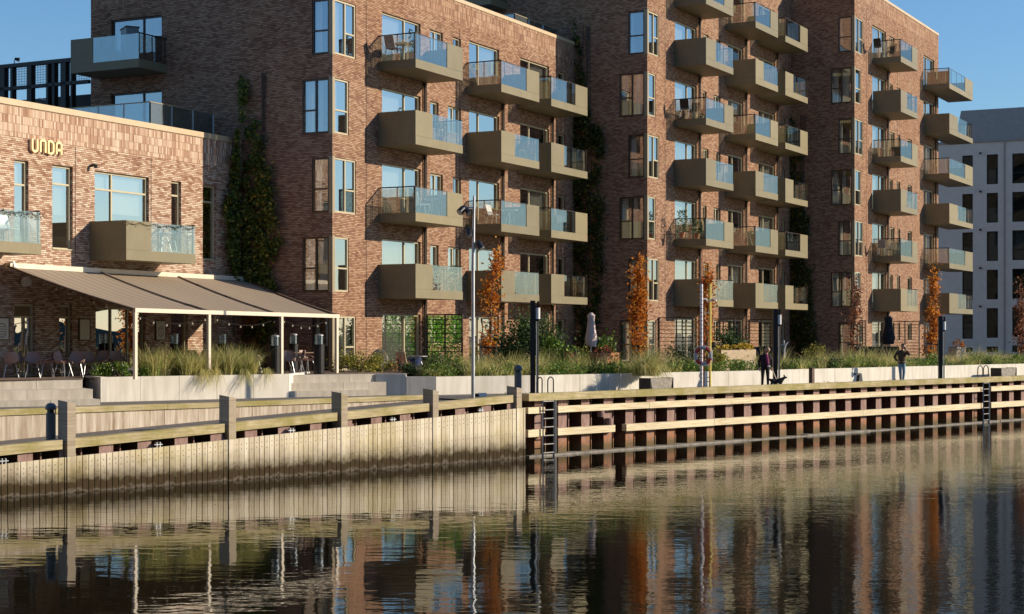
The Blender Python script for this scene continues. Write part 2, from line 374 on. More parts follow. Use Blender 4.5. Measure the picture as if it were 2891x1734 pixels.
# ------------------------------------------------------------------ camera, light, sky
cam = bpy.data.cameras.new('camera'); co = bpy.data.objects.new('camera', cam); COL.objects.link(co); sc.camera = co
cam.sensor_width = 36; cam.lens = 36*F/2891; cam.shift_y = (HY-867)/2891; cam.clip_end = 5000; cam.clip_start = .5
co.location = (0, 0, CAMZ); co.rotation_euler = (rad(90), 0, 0)
SUN_EL, SUN_AZ = rad(20.7), rad(87.3)
w = bpy.data.worlds.new('World'); sc.world = w; w.use_nodes = True; wn = w.node_tree
sky = wn.nodes.new('ShaderNodeTexSky'); sky.sky_type = 'NISHITA'; sky.sun_disc = False; sky.sun_elevation = SUN_EL; sky.sun_rotation = SUN_AZ
sky.altitude = 0; sky.air_density = 1.2; sky.dust_density = .15; sky.ozone_density = 7.0
bg = wn.nodes['Background']; bg.inputs[1].default_value = .12
wn.links.new(sky.outputs[0], bg.inputs[0])
sl = bpy.data.lights.new('sun', 'SUN'); so = bpy.data.objects.new('sun', sl); COL.objects.link(so)
sl.energy = 5.0; sl.angle = rad(.5); sl.color = (1.0, .85, .65)
S = Vector((math.cos(SUN_EL)*math.sin(SUN_AZ), math.cos(SUN_EL)*math.cos(SUN_AZ), math.sin(SUN_EL)))
so.rotation_euler = S.to_track_quat('Z', 'Y').to_euler(); so.location = (60, 0, 40)
sc.view_settings.view_transform = 'Standard'; sc.view_settings.look = 'None'; sc.view_settings.exposure = .3; sc.view_settings.gamma = 1
sc.cycles.max_bounces = 8; sc.cycles.transparent_max_bounces = 24; sc.cycles.glossy_bounces = 5

# ------------------------------------------------------------------ ground lines
def gp(px, drop_px, drop):      # ground point that lies drop metres below the eye and drop_px under the horizon
    Y = drop*F/drop_px; return ((px-CX)/F*Y, Y)
Q0 = gp(1474, 167.5, 1.95); QL = gp(0, 460.6, 4.05)
a_q = math.degrees(math.atan2(Q0[0]-QL[0], Q0[1]-QL[1]))
Q = yawfr(Q0, a_q)
TOP, PAV, TER, GAR = 2.10, 1.95, 2.68, 2.50
sL = Q.S(0); sRE = Q.S(1214, -2.6)
def rampz(s): return 2.10+(s-0.0)*(2.10-1.29)/(0.0-sL) if s < 0 else 2.10      # top of the kerb beam along the ramp

B1 = yawfr(at(938, 62.0)[:2], 27.2)
B2 = yawfr(at(1827, 79.5)[:2], 28.4)
B3 = yawfr(at(2412, 96.4)[:2], 28.4)
L1, L2, L3 = leftof(B1), leftof(B2), leftof(B3)
RF = yawfr(L1.P(-4.2, 0, 0)[:2], 27.2)

# ------------------------------------------------------------------ building kit
def facade(mb, f, s0, s1, z0, z1, holes, m=0, rev=.22, mrev=None):
    mrev = m if mrev is None else mrev
    xs = sorted({s0, s1, *[h[0] for h in holes], *[h[1] for h in holes]}); zs = sorted({z0, z1, *[h[2] for h in holes], *[h[3] for h in holes]})
    xs = [x for x in xs if s0 <= x <= s1]; zs = [z for z in zs if z0 <= z <= z1]
    P = f.P
    for i in range(len(xs)-1):
        run = None
        for j in range(len(zs)-1):
            cx, cz = (xs[i]+xs[i+1])/2, (zs[j]+zs[j+1])/2
            hole = any(h[0] < cx < h[1] and h[2] < cz < h[3] for h in holes)
            if hole:
                if run is not None: mb.poly([P(xs[i],0,run),P(xs[i+1],0,run),P(xs[i+1],0,zs[j]),P(xs[i],0,zs[j])], m); run = None
            elif run is None: run = zs[j]
        if run is not None: mb.poly([P(xs[i],0,run),P(xs[i+1],0,run),P(xs[i+1],0,z1),P(xs[i],0,z1)], m)
    for a, b, c, d in [h[:4] for h in holes]:
        mb.poly([P(a,0,c),P(a,0,d),P(a,-rev,d),P(a,-rev,c)], mrev); mb.poly([P(b,0,c),P(b,-rev,c),P(b,-rev,d),P(b,0,d)], mrev)
        mb.poly([P(a,0,d),P(b,0,d),P(b,-rev,d),P(a,-rev,d)], mrev); mb.poly([P(a,0,c),P(a,-rev,c),P(b,-rev,c),P(b,0,c)], mrev)
def window(parent, f, s0, s1, z0, z1, vm=(), hm=(), d=-.06, fw=.065, mat='frame', gl='pane', cur=None, name='window', sill=True):
    g = .004; a, b, c, e = s0+g, s1-g, z0+g, z1-g; mb = MB(); dep = .09
    mb.box(f, a, a+fw, d-dep, d, c, e); mb.box(f, b-fw, b, d-dep, d, c, e)
    mb.box(f, a+fw, b-fw, d-dep, d, e-fw, e); mb.box(f, a+fw, b-fw, d-dep, d, c, c+fw)
    xs = [a+fw]+[a+(b-a)*q for q in vm]+[b-fw]
    for q in vm:
        x = a+(b-a)*q; mb.box(f, x-fw*.5, x+fw*.5, d-dep, d-.004, c+fw, e-fw)
    for q, i in hm:
        z = c+(e-c)*q; lo = 0 if i is None else i; hi = len(xs)-1 if i is None else i+1
        for k in range(lo, hi): mb.box(f, xs[k]+fw*.5*(k > 0), xs[k+1]-fw*.5*(k+1 < len(xs)-1), d-dep, d-.007, z-fw*.45, z+fw*.45)
    if sill: mb.box(f, a, b, d, .03, c-.0, c+.03)
    w = mb.build(name, M[mat], parent)
    mb = MB(); dd = d-dep*.55
    mb.poly([f.P(a+fw*.5,dd,c+fw*.5), f.P(b-fw*.5,dd,c+fw*.5), f.P(b-fw*.5,dd,e-fw*.5), f.P(a+fw*.5,dd,e-fw*.5)])
    mb.build('pane', M[gl], w)
    if cur:
        for kind, q0, q1, y0, y1 in cur:
            mb = MB(); x0, x1 = a+(b-a)*q0, a+(b-a)*q1; zz0, zz1 = c+(e-c)*y0, c+(e-c)*y1; dc = d-dep-.12
            if kind == 'curtain':
                n = max(4, int((x1-x0)/.07))
                for k in range(n):
                    u0, u1 = x0+(x1-x0)*k/n, x0+(x1-x0)*(k+1)/n; e0, e1 = (.03 if k % 2 else -.03), (-.03 if k % 2 else .03)
                    mb.poly([f.P(u0,dc+e0,zz0), f.P(u1,dc+e1,zz0), f.P(u1,dc+e1,zz1), f.P(u0,dc+e0,zz1)])
                mb.build('curtain', M['curtain'], w)
            else:
                mb.box(f, x0, x1, dc-.015, dc, zz0, zz1); mb.build('blind', M['blind'], w)
    return w
def balcony(parent, f, s0, s1, D, zf, solid, split=None, near=True, far=True, mirror=False, name='balcony', gl='bglass'):
    """bronze box balcony: solid = sheet metal on the near end, else railing and glass there"""
    t = .05; z0, zs, zt = zf-.22, zf+.12, zf+1.12; mb = MB()
    mb.box(f, s0, s1, 0.004, D, z0, zs)                     # slab with its fascia
    W = s1-s0
    c = s0+W*(.35 if solid else .66) if split is None else split
    ps0, ps1 = (s0, c) if solid else (c, s1)
    mb.box(f, ps0, ps1, D-t, D-.002, zs+.012, zt)
    mb.box(f, ps0, ps1, D-t+.01, D-.012, zs, zs+.012)
    if solid: mb.box(f, s0+.002, s0+t, .004, D-t, zs+.012, zt); mb.box(f, s0+.012, s0+t-.01, .004, D-t, zs, zs+.012)
    else: mb.box(f, s1-t, s1-.002, .004, D-t, zs+.012, zt)
    b = mb.build(name, M['bronze'], parent)
    g0, g1 = (c, s1) if solid else (s0, c)
    mb = MB(); mb.box(f, g0+.015, g1-.015, D-.03, D-.016, zs-.05, zt-.01); mb.build('glass_panel', M[gl], b)
    e = s1 if solid else s0; sgn = -1 if solid else 1
    mb = MB(); mb.box(f, *sorted((e+sgn*.018, e+sgn*.03)), .03, D-.05, zs-.02, zt-.04); mb.build('glass_panel', M['bglass'], b)
    mb = MB()
    mb.box(f, g0+.02, g1-.02, D-.035, D-.012, zt-.012, zt+.012) if not solid else None
    for k in range(3):
        x = g0+(g1-g0)*(k+.5)/3; mb.box(f, x-.012, x+.012, D-.075, D-.045, zs, zt-.03)
    mb.box(f, *sorted((g0+.02, g1-.02)), D-.078, D-.05, zs+.001, zs+.016); mb.box(f, *sorted((e+sgn*.04, e+sgn*.07)), .03, D-.05, zs+.002, zs+.017)
    for q in (.02, .5, .97):
        y = .03+(D-.08)*q; mb.box(f, *sorted((e+sgn*.04, e+sgn*.07)), y-.02, y+.02, zs, zt)
    mb.box(f, *sorted((e+sgn*.03, e+sgn*.08)), .004, D-.01, zt, zt+.045)
    if not solid: mb.box(f, s0+.02, s0+.06, D-.06, D-.02, zs, zt)
    mb.build('railing', M['rail'], b)
    return b
def roofed_body(mb, f, s1, dep, z0, z1, m=0, mr=1):
    P = f.P
    mb.poly([P(s1,0,z0),P(s1,-dep,z0),P(s1,-dep,z1),P(s1,0,z1)], m); mb.poly([P(s1,-dep,z0),P(0,-dep,z0),P(0,-dep,z1),P(s1,-dep,z1)], m)
    mb.poly([P(0.05,-.05,z1-.5),P(s1-.05,-.05,z1-.5),P(s1-.05,-dep+.05,z1-.5),P(0.05,-dep+.05,z1-.5)], mr)
def R_(k, n): return random.Random(k*131+n)

def tower(fr, lf, name, label, zt, length, dep, kmax, cols, smalls, bay_px, left_px, parity, endwin, left_extra, band=.85, rear=None):
    root = thing(name, label, 'building', (*fr.o, TER-.3))
    z0 = 2.2; zb = zt-band; holes, lholes, spec = [], [], []
    rn = R_(int(fr.o[1]*10), 5)
    cs = [(fr.S(p0), fr.S(p1)) for p0, p1, *_ in cols]
    for k in range(kmax+1):
        zf = 2.7+3*k; A = (k % 2 == parity)
        # corner bay: gable side and street side
        bw = fr.S(bay_px[1]) if A else fr.S(bay_px[0])
        h = (.16, bw, zf-.02, zf+2.06); holes.append(h); spec.append((fr, h, [.52] if A else [], [(.43, 1 if A else None)], 'bay', k))
        lw = lf.S(left_px[0]) if A else lf.S(left_px[1])
        h = (lw, -.16, zf-.02, zf+2.06); lholes.append(h); spec.append((lf, h, [] if A else [.5], [(.43, None if A else 0)], 'gable', k))
        for ci, (a, b) in enumerate(cs):
            h = (a, b, zf-.03, zf+2.17); holes.append(h); spec.append((fr, h, [.62] if ci == 0 else [.36], [], 'door%d' % ci, k))
        for si, (p0, p1) in enumerate(smalls):
            a, b = fr.S(p0), fr.S(p1); wide = (A == (si == 0))
            if si > 1: wide = False
            if not wide:
                if si == 0: b = a+(b-a)*.66
                elif si == 1: a = b-(b-a)*.62
            if k == 0 and not smalls: continue
            h = (a, b, zf+.95, zf+2.1); holes.append(h); spec.append((fr, h, [.5] if wide else [], [], 'small', k))
        if endwin:
            h = (fr.S(endwin[0]), fr.S(endwin[1]), zf+.2, zf+2.1); holes.append(h); spec.append((fr, h, [], [], 'end', k))
    for (p0, p1, k) in (rear or []):
        zf = 2.7+3*k; h = (lf.S(p0), lf.S(p1), zf-.02, zf+2.15); lholes.append(h); spec.append((lf, h, [.62], [], 'rear', k))
    mb = MB()
    facade(mb, fr, 0, length, z0, zb, holes); facade(mb, lf, -dep, 0, z0, zb, lholes)
    for f, a, b in ((fr, 0, length), (lf, -dep, 0)):
        P = f.P; mb.poly([P(a,0,zb),P(b,0,zb),P(b,0,zt),P(a,0,zt)], 1)
    roofed_body(mb, fr, length, dep, z0, zt, 0, 2)
    mb.build('wall', [M['brick'], M['brick_sold'], M['greyband']], root)
    mb = MB(); c = .03
    mb.box(fr, -c, length+c, -.35, c, zt+.002, zt+.16); mb.box(lf, -dep-c, -.36, -.35, c, zt+.003, zt+.158)
    mb.build('coping', M['coping'], root)
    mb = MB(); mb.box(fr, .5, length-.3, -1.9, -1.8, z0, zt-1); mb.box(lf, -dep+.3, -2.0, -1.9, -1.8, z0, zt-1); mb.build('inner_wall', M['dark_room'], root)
    for k in range(1, kmax+1): pass
    mb = MB()
    for k in range(0, kmax+2):
        mb.box(fr, .3, length-.3, -1.79, -.3, 2.45+3*k, 2.68+3*k); mb.box(lf, -dep+.4, -.4, -1.79, -.3, 2.45+3*k, 2.68+3*k)
    mb.build('floor_slab', M['blind'], root)
    # corner mullions
    for k in range(kmax+1):
        zf = 2.7+3*k; mb = MB(); mb.box(fr, -.012, .158, .0, .012, zf-.06, zf+2.1); mb.box(lf, -.158, .0, .001, .012, zf-.06, zf+2.1); mb.build('corner_panel', M['frame'], root)
    for f, h, vm, hm, kind, k in spec:
        q = rn.random(); cur = []
        if kind == 'bay':
            if q < .6: cur = [('curtain', .05, .45, .0, 1)]
            if k == 0: cur = [('curtain', .02, .98, 0, 1)]
        elif kind == 'gable':
            cur = [('curtain', .03, (.22 if vm == [] else .14)+.16*(q > .4), 0, 1)] + ([('curtain', .5, .64+.2*(q < .5), 0, 1)] if vm else [])
        elif kind == 'door0': cur = [('blind', .02, .6, .25*rn.random(), 1)] if q < .5 else ([('curtain', .02, .98, 0, 1)] if q < .9 else [('curtain', .7, .98, 0, 1)])
        elif kind.startswith('door'): cur = [('curtain', .5, .95, 0, 1)] if q < .4 else ([('blind', .38, .97, .7, 1)] if q < .7 else [])
        elif kind == 'small': cur = [('blind', .02, .98, .1*rn.random(), 1)] if q < .75 else []
        window(root, f, *h, vm=vm, hm=hm, gl='paneL' if kind in ('gable', 'rear') else 'pane', cur=cur, mat='rail' if kind in ('gable', 'rear') else 'frame_pale',
               name='sliding_door' if kind.startswith('door') else 'window', d=-.03 if kind in ('bay', 'gable') else -.09, sill=kind != 'bay')
    # balconies, downpipes, joints
    for (p0, p1, pc, pe) in cols:
        D = 1.72; s0, s1 = fr.S(pc, D), fr.S(pe, D)
        for k in range(1, kmax+1):
            balcony(root, fr, s0, s1, D, 2.7+3*k, k % 2 == 1)
        sj = fr.S(p1)+.22; mb = MB(); mb.tube([fr.P(sj, .07, 2.6), fr.P(sj, .07, 2.5+3*kmax)], .045, 8); mb.tube([fr.P(sj+.14, .06, 2.6), fr.P(sj+.14, .06, 2.5+3*kmax)], .03, 6); mb.build('downpipe', M['rail'], root)
    mb = MB()
    for sj in (fr.S(bay_px[1])+.75, fr.S(cols[0][1])+3.3 if len(cols) > 2 else fr.S(cols[0][1])+2.6): mb.box(fr, sj-.014, sj+.014, -.01, .006, 2.4, zt-band-.3)
    mb.build('movement_joint', M['joint'], root)
    return root, left_extra
b1, _ = tower(B1, L1, 'brick_apartment_block', 'brown brick block of five storeys beside the low restaurant with a creeper on its gable', 18.35, 22.3, 11.8, 4,
    [(1078, 1187, 1173, 1306), (1324, 1409, 1415, 1522), (1468, 1550, 1556, 1658)], [(1214, 1250), (1264, 1301)], (984, 1004), (880, 853), 0, (1576, 1596), None, rear=[(312, 456, 4), (312, 456, 3)])
b2, _ = tower(B2, L2, 'brick_apartment_block', 'tallest brown brick block, cut off at the top, with three stacks of balconies', 28.5, 21.6, 12.5, 6,
    [(1905, 1967, 1993, 2070), (2055, 2099, 2133, 2196), (2141, 2188, 2217, 2280)], [(1984, 2000), (2014, 2034)], (1850, 1860), (1773, 1748), 1, (2206, 2216), None, rear=[(1330, 1420, 5)])
b3, _ = tower(B3, L3, 'brick_apartment_block', 'brown brick block with sky behind its sloping roofline and balconies overhanging its corner', 24.75, 19.9, 13, 6,
    [(2462, 2501, 2543, 2590.6), (2607, 2637, 2680, 2746)], [(2511, 2525), (2531, 2541), (2562, 2574)], (2430, 2436), (2366, 2345), 0, None, None)
D = 1.72
balcony(b1, L1, L1.S(199, D), L1.S(391, D), D, 14.7, True, split=L1.S(261, D), gl='bglass2')
balcony(b2, L2, L2.S(1270, D), L2.S(1385, D), D, 20.7, True, gl='bglass2')

# ------------------------------------------------------------------ restaurant
rr = thing('restaurant_building', 'low pale brick restaurant of two storeys with gold letters on its wall', 'building', (*RF.o, TER-.3))
ZR = 11.45; sl0 = -19.0
rw = [  # px0, px1, py0, py1 at px0, mullions, transoms, curtain
 (40, 80, 450, 640, [], [(.72, None)], [('blind', 0.02, .98, .74, 1)]),
 (147, 205, 464, 704, [], [(.78, None)], [('blind', .02, .98, .8, 1), ('curtain', .1, .9, .42, .75)]),
 (267, 420, 481, 712, [.34], [(.78, None)], [('blind', .02, .98, .8, 1), ('blind', .4, .97, .5, .76)]),
 (483, 511, 510, 712, [], [(.80, None)], []),
 (572, 610, 521, 734, [], [(.78, None)], []),
 (40, 99, 858, 1060, [], [(.82, None)], []),
 (167, 204, 862, 1058, [], [(.82, None)], []),
 (270, 410, 872, 1050, [.34, .68], [], []),
 (482, 530, 872, 1050, [], [], []),
]
holes = []; sp = []
for (a, b, y0, y1, vm, hm, cur) in rw:
    s0, s1 = RF.S(a), RF.S(b); zt_, zb_ = RF.Z(a, y0), RF.Z(a, y1)
    if y1 > 1000: zb_ = TER+.02; zt_ = 5.05 if a != 270 else 5.0
    if a == 40 and y0 == 450: zb_ = 6.9
    holes.append((s0, s1, zb_, zt_)); sp.append((vm, hm, cur))
mb = MB(); facade(mb, RF, sl0, 0, 2.2, ZR-1.0, holes)
P = RF.P; mb.poly([P(sl0,0,ZR-1.0),P(0,0,ZR-1.0),P(0,0,ZR),P(sl0,0,ZR)], 1)
mb.poly([P(sl0,0,2.2),P(sl0,-10,2.2),P(sl0,-10,ZR),P(sl0,0,ZR)]); mb.poly([P(sl0,-10,2.2),P(0,-10,2.2),P(0,-10,ZR),P(sl0,-10,ZR)])
mb.poly([P(sl0,-.05,ZR-.2),P(0,-.05,ZR-.2),P(0,-10,ZR-.2),P(sl0,-10,ZR-.2)], 2)
mb.build('wall', [M['brickR'], M['brickR_sold'], M['greyband']], rr)
mb = MB(); mb.box(RF, sl0, -.02, -.4, .04, ZR+.002, ZR+.2); mb.build('coping', M['coping'], rr)
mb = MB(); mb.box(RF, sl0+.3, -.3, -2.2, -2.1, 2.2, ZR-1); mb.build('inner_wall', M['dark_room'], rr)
mb = MB(); mb.box(RF, sl0+.3, -.3, -2.09, -.3, 6.1, 6.4); mb.box(RF, sl0+.3, -.3, -2.09, -.3, 10.3, 10.5); mb.build('floor_slab', M['blind'], rr)
for h, (vm, hm, cur) in zip(holes, sp): window(rr, RF, *h, vm=vm, hm=hm, cur=cur, mat='frame_pale', d=-.1, fw=.07, name='door' if h[2] < 3 and h[0] > -6 else 'window')
zfR = RF.Z(356, 734, 1.5)+.22
balcony(rr, RF, RF.S(356, 1.6), RF.S(552, 1.6), 1.6, zfR, True)
balcony(rr, RF, RF.S(116, 1.6)-5.2, RF.S(116, 1.6), 1.6, zfR, True, split=RF.S(116, 1.6)-3.6)
mb = MB()
for px in (212, 426): mb.box(RF, RF.S(px)-.012, RF.S(px)+.012, -.01, .006, 6.7, ZR-1.05)
mb.tube([RF.P(RF.S(262), .06, 6.7), RF.P(RF.S(262), .06, RF.Z(262, 735))], .05, 8)
mb.build('movement_joint', M['joint'], rr)
# gold letters: rounded strokes U, n-shaped N, D, A
LW = .155
def sgn_pts():
    import itertools
    def arc(cx, cy, r, a0, a1, n=9): return [(cx+r*math.cos(rad(a0+(a1-a0)*i/n)), cy+r*math.sin(rad(a0+(a1-a0)*i/n))) for i in range(n+1)]
    w, h = .42, .92
    U = [[(0, h)]+arc(w/2, w/2, w/2, 180, 360)+[(w, h)]]
    Nn = [[(0, 0)]+arc(w/2, h-w/2, w/2, 180, 0)+[(w, 0)]]
    Dd = [[(0, 0), (0, h)]+arc(w-.24, h-.24, .24, 90, 0)+arc(w-.24, .24, .24, 0, -90)+[(0, 0)]]
    Aa = [[(0, 0)]+arc(w/2, h-w/2, w/2, 180, 0)+[(w, 0)], [(0, .34), (w, .34)]]
    return [U, Nn, Dd, Aa]
sg0, sg1 = RF.S(84), RF.S(172); sgz = RF.Z(84, 427)
sgn = thing('wall_lettering', 'gold metal letters reading UNDA on the pale brick wall', 'sign', RF.P(sg0, .05, sgz))
pitch = (sg1-sg0-.10)/3.62; hh = (RF.Z(84, 392)-sgz)/.92*1.0
for li, strokes in enumerate(sgn_pts()):
    mb = MB(); kx = pitch*1.45
    for st in strokes:
        pp = [(sg0+pitch*li*1.0+x*kx, sgz+y*hh) for x, y in st]; n = len(pp); th = .042
        # offset ribbon with thickness
        Lp, Rp = [], []
        for i, (x, y) in enumerate(pp):
            x0, y0 = pp[max(i-1, 0)]; x1, y1 = pp[min(i+1, n-1)]
            if len(st) > 5 and pp[0] == pp[-1] and i in (0, n-1): x0, y0 = pp[n-2]; x1, y1 = pp[1]
            tx, ty = x1-x0, y1-y0; l = math.hypot(tx, ty) or 1; nx, ny = -ty/l, tx/l
            Lp.append((x+nx*th, y+ny*th)); Rp.append((x-nx*th, y-ny*th))
        for i in range(n-1):
            q = [Lp[i], Lp[i+1], Rp[i+1], Rp[i]]
            mb.hexa([RF.P(x, .06, z) for x, z in q]+[RF.P(x, .12, z) for x, z in q])
    mb.build('letter', M['gold'], sgn)

# roof terrace balustrades
def balustrade(name, label, path, z, h=1.05, n=None, base=None):
    t = thing(name, label, 'balustrade', (*path[0], z))
    for k in range(len(path)-1):
        a, b = Vector((*path[k], 0)), Vector((*path[k+1], 0)); L = (b-a).length; m = max(2, round(L/1.35)); dr = (b-a)/m
        for i in range(m):
            p, q = a+dr*i, a+dr*(i+1); mb = MB(); e = dr.normalized()*.03
            mb.bar((p+e)+Vector((0,0,z+h/2+.05)), (q-e)+Vector((0,0,z+h/2+.05)), .016, h-.1); mb.build('glass_panel', M['bglass2'], t)
        for i in range(m+1):
            p = a+dr*i; mb = MB(); mb.wbox((p.x, p.y, z), .05, .05, h); mb.build('post', M['galv'], t)
        mb = MB(); mb.bar(a+Vector((0,0,z+h+.02)), b+Vector((0,0,z+h+.02)), .05, .035); mb.build('top_rail', M['frame'], t)
    return t
sc1 = RF.S(423, -1.3); zr1 = RF.Z(423, 289, -1.3)-1.05
balustrade('glass_balustrade', 'blue glass balustrade round the roof terrace of the low restaurant', [RF.P(sc1, -7.5, 0)[:2], RF.P(sc1, -1.3, 0)[:2], RF.P(-.1, -1.3, 0)[:2]], zr1, 1.05)
sc2 = B1.S(1452, -1.2); zr2 = B1.Z(1452, 40, -1.2)-1.05
balustrade('glass_balustrade', 'small glass balustrade on the roof above the five-storey brick block', [B1.P(sc2, -5.5, 0)[:2], B1.P(sc2, -1.2, 0)[:2], B1.P(22.0, -1.2, 0)[:2]], zr2, 1.05)

# access gallery of steel and mesh behind the restaurant roof
GY = 69.0
gal = thing('steel_gallery', 'dark steel access gallery with mesh panels behind the restaurant roof', 'gallery', at(120, GY, 10.8))
GF = Fr(at(262, GY)[:2], L1.u, L1.n)
def gs(px): return GF.S(px)
def gz(px, py): return GF.Z(px, py)
mb = MB()
for px, wd in ((8, .34), (36, .13), (86, .26), (137, .12), (154, .13), (182, .28), (205, .1)):
    s = gs(px); zt = gz(px, 186-px*.105+3); mb.box(GF, s-wd/2, s+wd/2, -.15, .1, 10.0, zt)
ztop = gz(100, 176); mb.box(GF, gs(-60), gs(252), -.1, .12, ztop-.14, ztop+.02); zlo = gz(100, 241); mb.box(GF, gs(-60), gs(252), -.08, .1, zlo-.12, zlo+.02)
mb.build('steel_frame', M['darksteel'], gal)
mb = MB()
for k in range(70):
    s = gs(-60)+(gs(252)-gs(-60))*k/69; mb.box(GF, s-.006, s+.006, -.02, -.008, zlo, ztop-.1)
for k in range(9): z = zlo+.1+k*.11; mb.box(GF, gs(-60), gs(252), -.007, .003, z-.006, z+.006)
mb.build('mesh_panel', M['darksteel'], gal)
mb = MB(); zd = gz(100, 248); mb.box(GF, gs(-60), gs(262), -2.6, -2.5, 7.0, zd); mb.build('rear_wall', M['darksteel'], gal)
mb = MB(); mb.box(GF, gs(-60), gs(262), -2.49, .3, 10.3, 10.5); mb.build('deck', M['darksteel'], gal)
mb = MB(); mb.bar(GF.P(gs(96), -.3, gz(96, 276)), GF.P(gs(139), -.3, gz(139, 284)), .04, .05); mb.build('handrail', M['cream'], gal)
sp_ = thing('gooseneck_lamp', 'small hooked lamp on a thin pole rising over the steel gallery', 'street lamp', at(40, 74, 10.5))
mb = MB(); p = at(40, 74); mb.tube([(p[0],p[1],10.5), (p[0],p[1],zat(172,74)), (p[0]+.05,p[1],zat(167,74)), (p[0]+.2,p[1],zat(165.5,74))], .025, 6); mb.build('pole', M['galv'], sp_)
mb = MB(); mb.tube([(p[0]+.02,p[1],zat(166,74)), (p[0]+.22,p[1],zat(169,74))], [.05,.1], 8); mb.build('lamp_head', M['darksteel'], sp_)

# far white block
WP = Fr(at(2704, 135)[:2], L1.u, L1.n)
wb = thing('white_brick_block', 'white brick block with dark windows standing in shade at the far right', 'building', (*WP.o, 2.4))
wh = []
for (p0, p1), y0 in zip(((2716, 2746), (2785, 2817), (2857, 2893), (2935, 2968), (3010, 3040)), (440, 437, 434, 431, 428)):
    for k in range(6):
        zt_ = WP.Z(p0, y0+k*108.3); h_ = 2.42 if k < 5 else 2.9
        if k == 5: h_ = zt_-2.62
        wh.append((WP.S(p0), WP.S(p1), zt_-h_, zt_))
mb = MB(); zband = WP.Z(2760, 403); zt = WP.Z(2760, 308); e0, e1 = WP.S(2640), WP.S(3080)
facade(mb, WP, e0, e1, 2.0, zband, wh, rev=.25)
P = WP.P; mb.poly([P(e0,.0,zband),P(e1,0,zband),P(e1,0,zband),P(e0,0,zband)]) if False else None
mb.poly([P(e0,-12,2),P(e1,-12,2),P(e1,-12,zt),P(e0,-12,zt)]); mb.poly([P(e0,0,2),P(e0,-12,2),P(e0,-12,zband),P(e0,0,zband)]); mb.poly([P(e1,0,2),P(e1,-12,2),P(e1,-12,zband),P(e1,0,zband)])
mb.build('wall', M['brickW'], wb)
mb = MB(); mb.box(WP, e0-.1, e1+.1, -12.1, .1, zband+.002, zband+.2); mb.hexa([P(WP.S(2695),0,zband+.2),P(e1,0,zband+.2),P(e1,-11,zband+.2),P(WP.S(2695),-11,zband+.2),P(WP.S(2709),-.5,zt),P(e1,-.5,zt),P(e1,-11,zt),P(WP.S(2709),-11,zt)]); mb.build('roof', M['greyband'], wb)
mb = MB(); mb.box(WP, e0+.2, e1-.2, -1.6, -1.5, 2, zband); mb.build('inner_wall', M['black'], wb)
rn = R_(3, 3)
for i, h in enumerate(wh):
    wide = h[1]-h[0] > 1.02
    window(wb, WP, *h, vm=[], hm=[(.36, None)] if (i//6) % 2 == 0 else [], gl='paneW', mat='darksteel', d=-.12, fw=.07, cur=[('curtain', .05, .95, 0, .5 if rn.random() < .5 else 1)] if rn.random() < .5 else None, sill=False)
mb = MB(); jj = MB()
for k in range(5):
    px = 2768; zj = WP.Z(2760, 534+k*108.3); jj.box(WP, e0+.05, e1-.05, -.02, .018, zj, zj+.05); mb.lathe(WP.P(WP.S(px), .12, WP.Z(px, 433+k*108)), [(.01,-.08),(.09,-.07),(.1,0),(.09,.07),(.01,.08)], 8)
mb.build('wall_lamp', M['darksteel'], wb); jj.build('string_course', M['brickW'], wb)
mb = MB(); mb.tube([WP.P(WP.S(2836), .06, 2.5), WP.P(WP.S(2836), .06, zband)], .05, 8); mb.build('downpipe', M['greyband'], wb)

# the bank the picture is taken from: a paved edge and a row of blocks behind the viewer, mirrored in the gable windows
mb = MB(); mb.poly([(-400,1.5,2.4),(300,1.5,2.4),(300,-80,2.4),(-400,-80,2.4)]); mb.poly([(-400,1.5,-1),(300,1.5,-1),(300,1.5,2.4),(-400,1.5,2.4)])
tag(mb.build('opposite_quay', M['greyband'], uv=False), 'paved edge of the opposite bank', kind='structure')
for i, (x0, x1, h, m) in enumerate(((-330, -170, 21, 'brick'), (-166, -92, 16, 'concst'), (-88, -30, 25, 'brick'), (-27, 40, 27, 'concs'), (44, 110, 21, 'brick'))):
    G = Fr((x1, -13), (-1, 0), (0, 1)); t = thing('canal_side_block', ('long brown block', 'stained grey block', 'brown block of middle length', 'pale grey block', 'low brown block')[i]+' on the bank behind the viewer, mirrored in gable windows', 'building', (x1, -13, 2.4)); W = x1-x0; hs = []
    n = int(W/4.5)
    for a in range(n):
        for k in range(int(h/3.2)): hs.append((1.4+a*(W-2)/n, 3.2+a*(W-2)/n, 3.4+k*3.2, 5.2+k*3.2))
    mb = MB(); facade(mb, G, 0, W, 2.4, 2.4+h, hs, rev=.2); P = G.P
    mb.poly([P(0,-12,2.4),P(W,-12,2.4),P(W,-12,2.4+h),P(0,-12,2.4+h)]); mb.poly([P(0,0,2.4),P(0,-12,2.4),P(0,-12,2.4+h),P(0,0,2.4+h)]); mb.poly([P(W,0,2.4),P(W,-12,2.4),P(W,-12,2.4+h),P(W,0,2.4+h)])
    mb.build('wall', M[m], t)
    mb = MB(); mb.box(G, .2, W-.2, -11.8, -.2, 2.4+h, 2.7+h); mb.build('roof', M['greyband'], t)
    mb = MB(); mb.box(G, .1, W-.1, -.3, -.18, 2.6, 2.2+h); mb.build('window_band', M['paneW'] if False else M['black'], t)

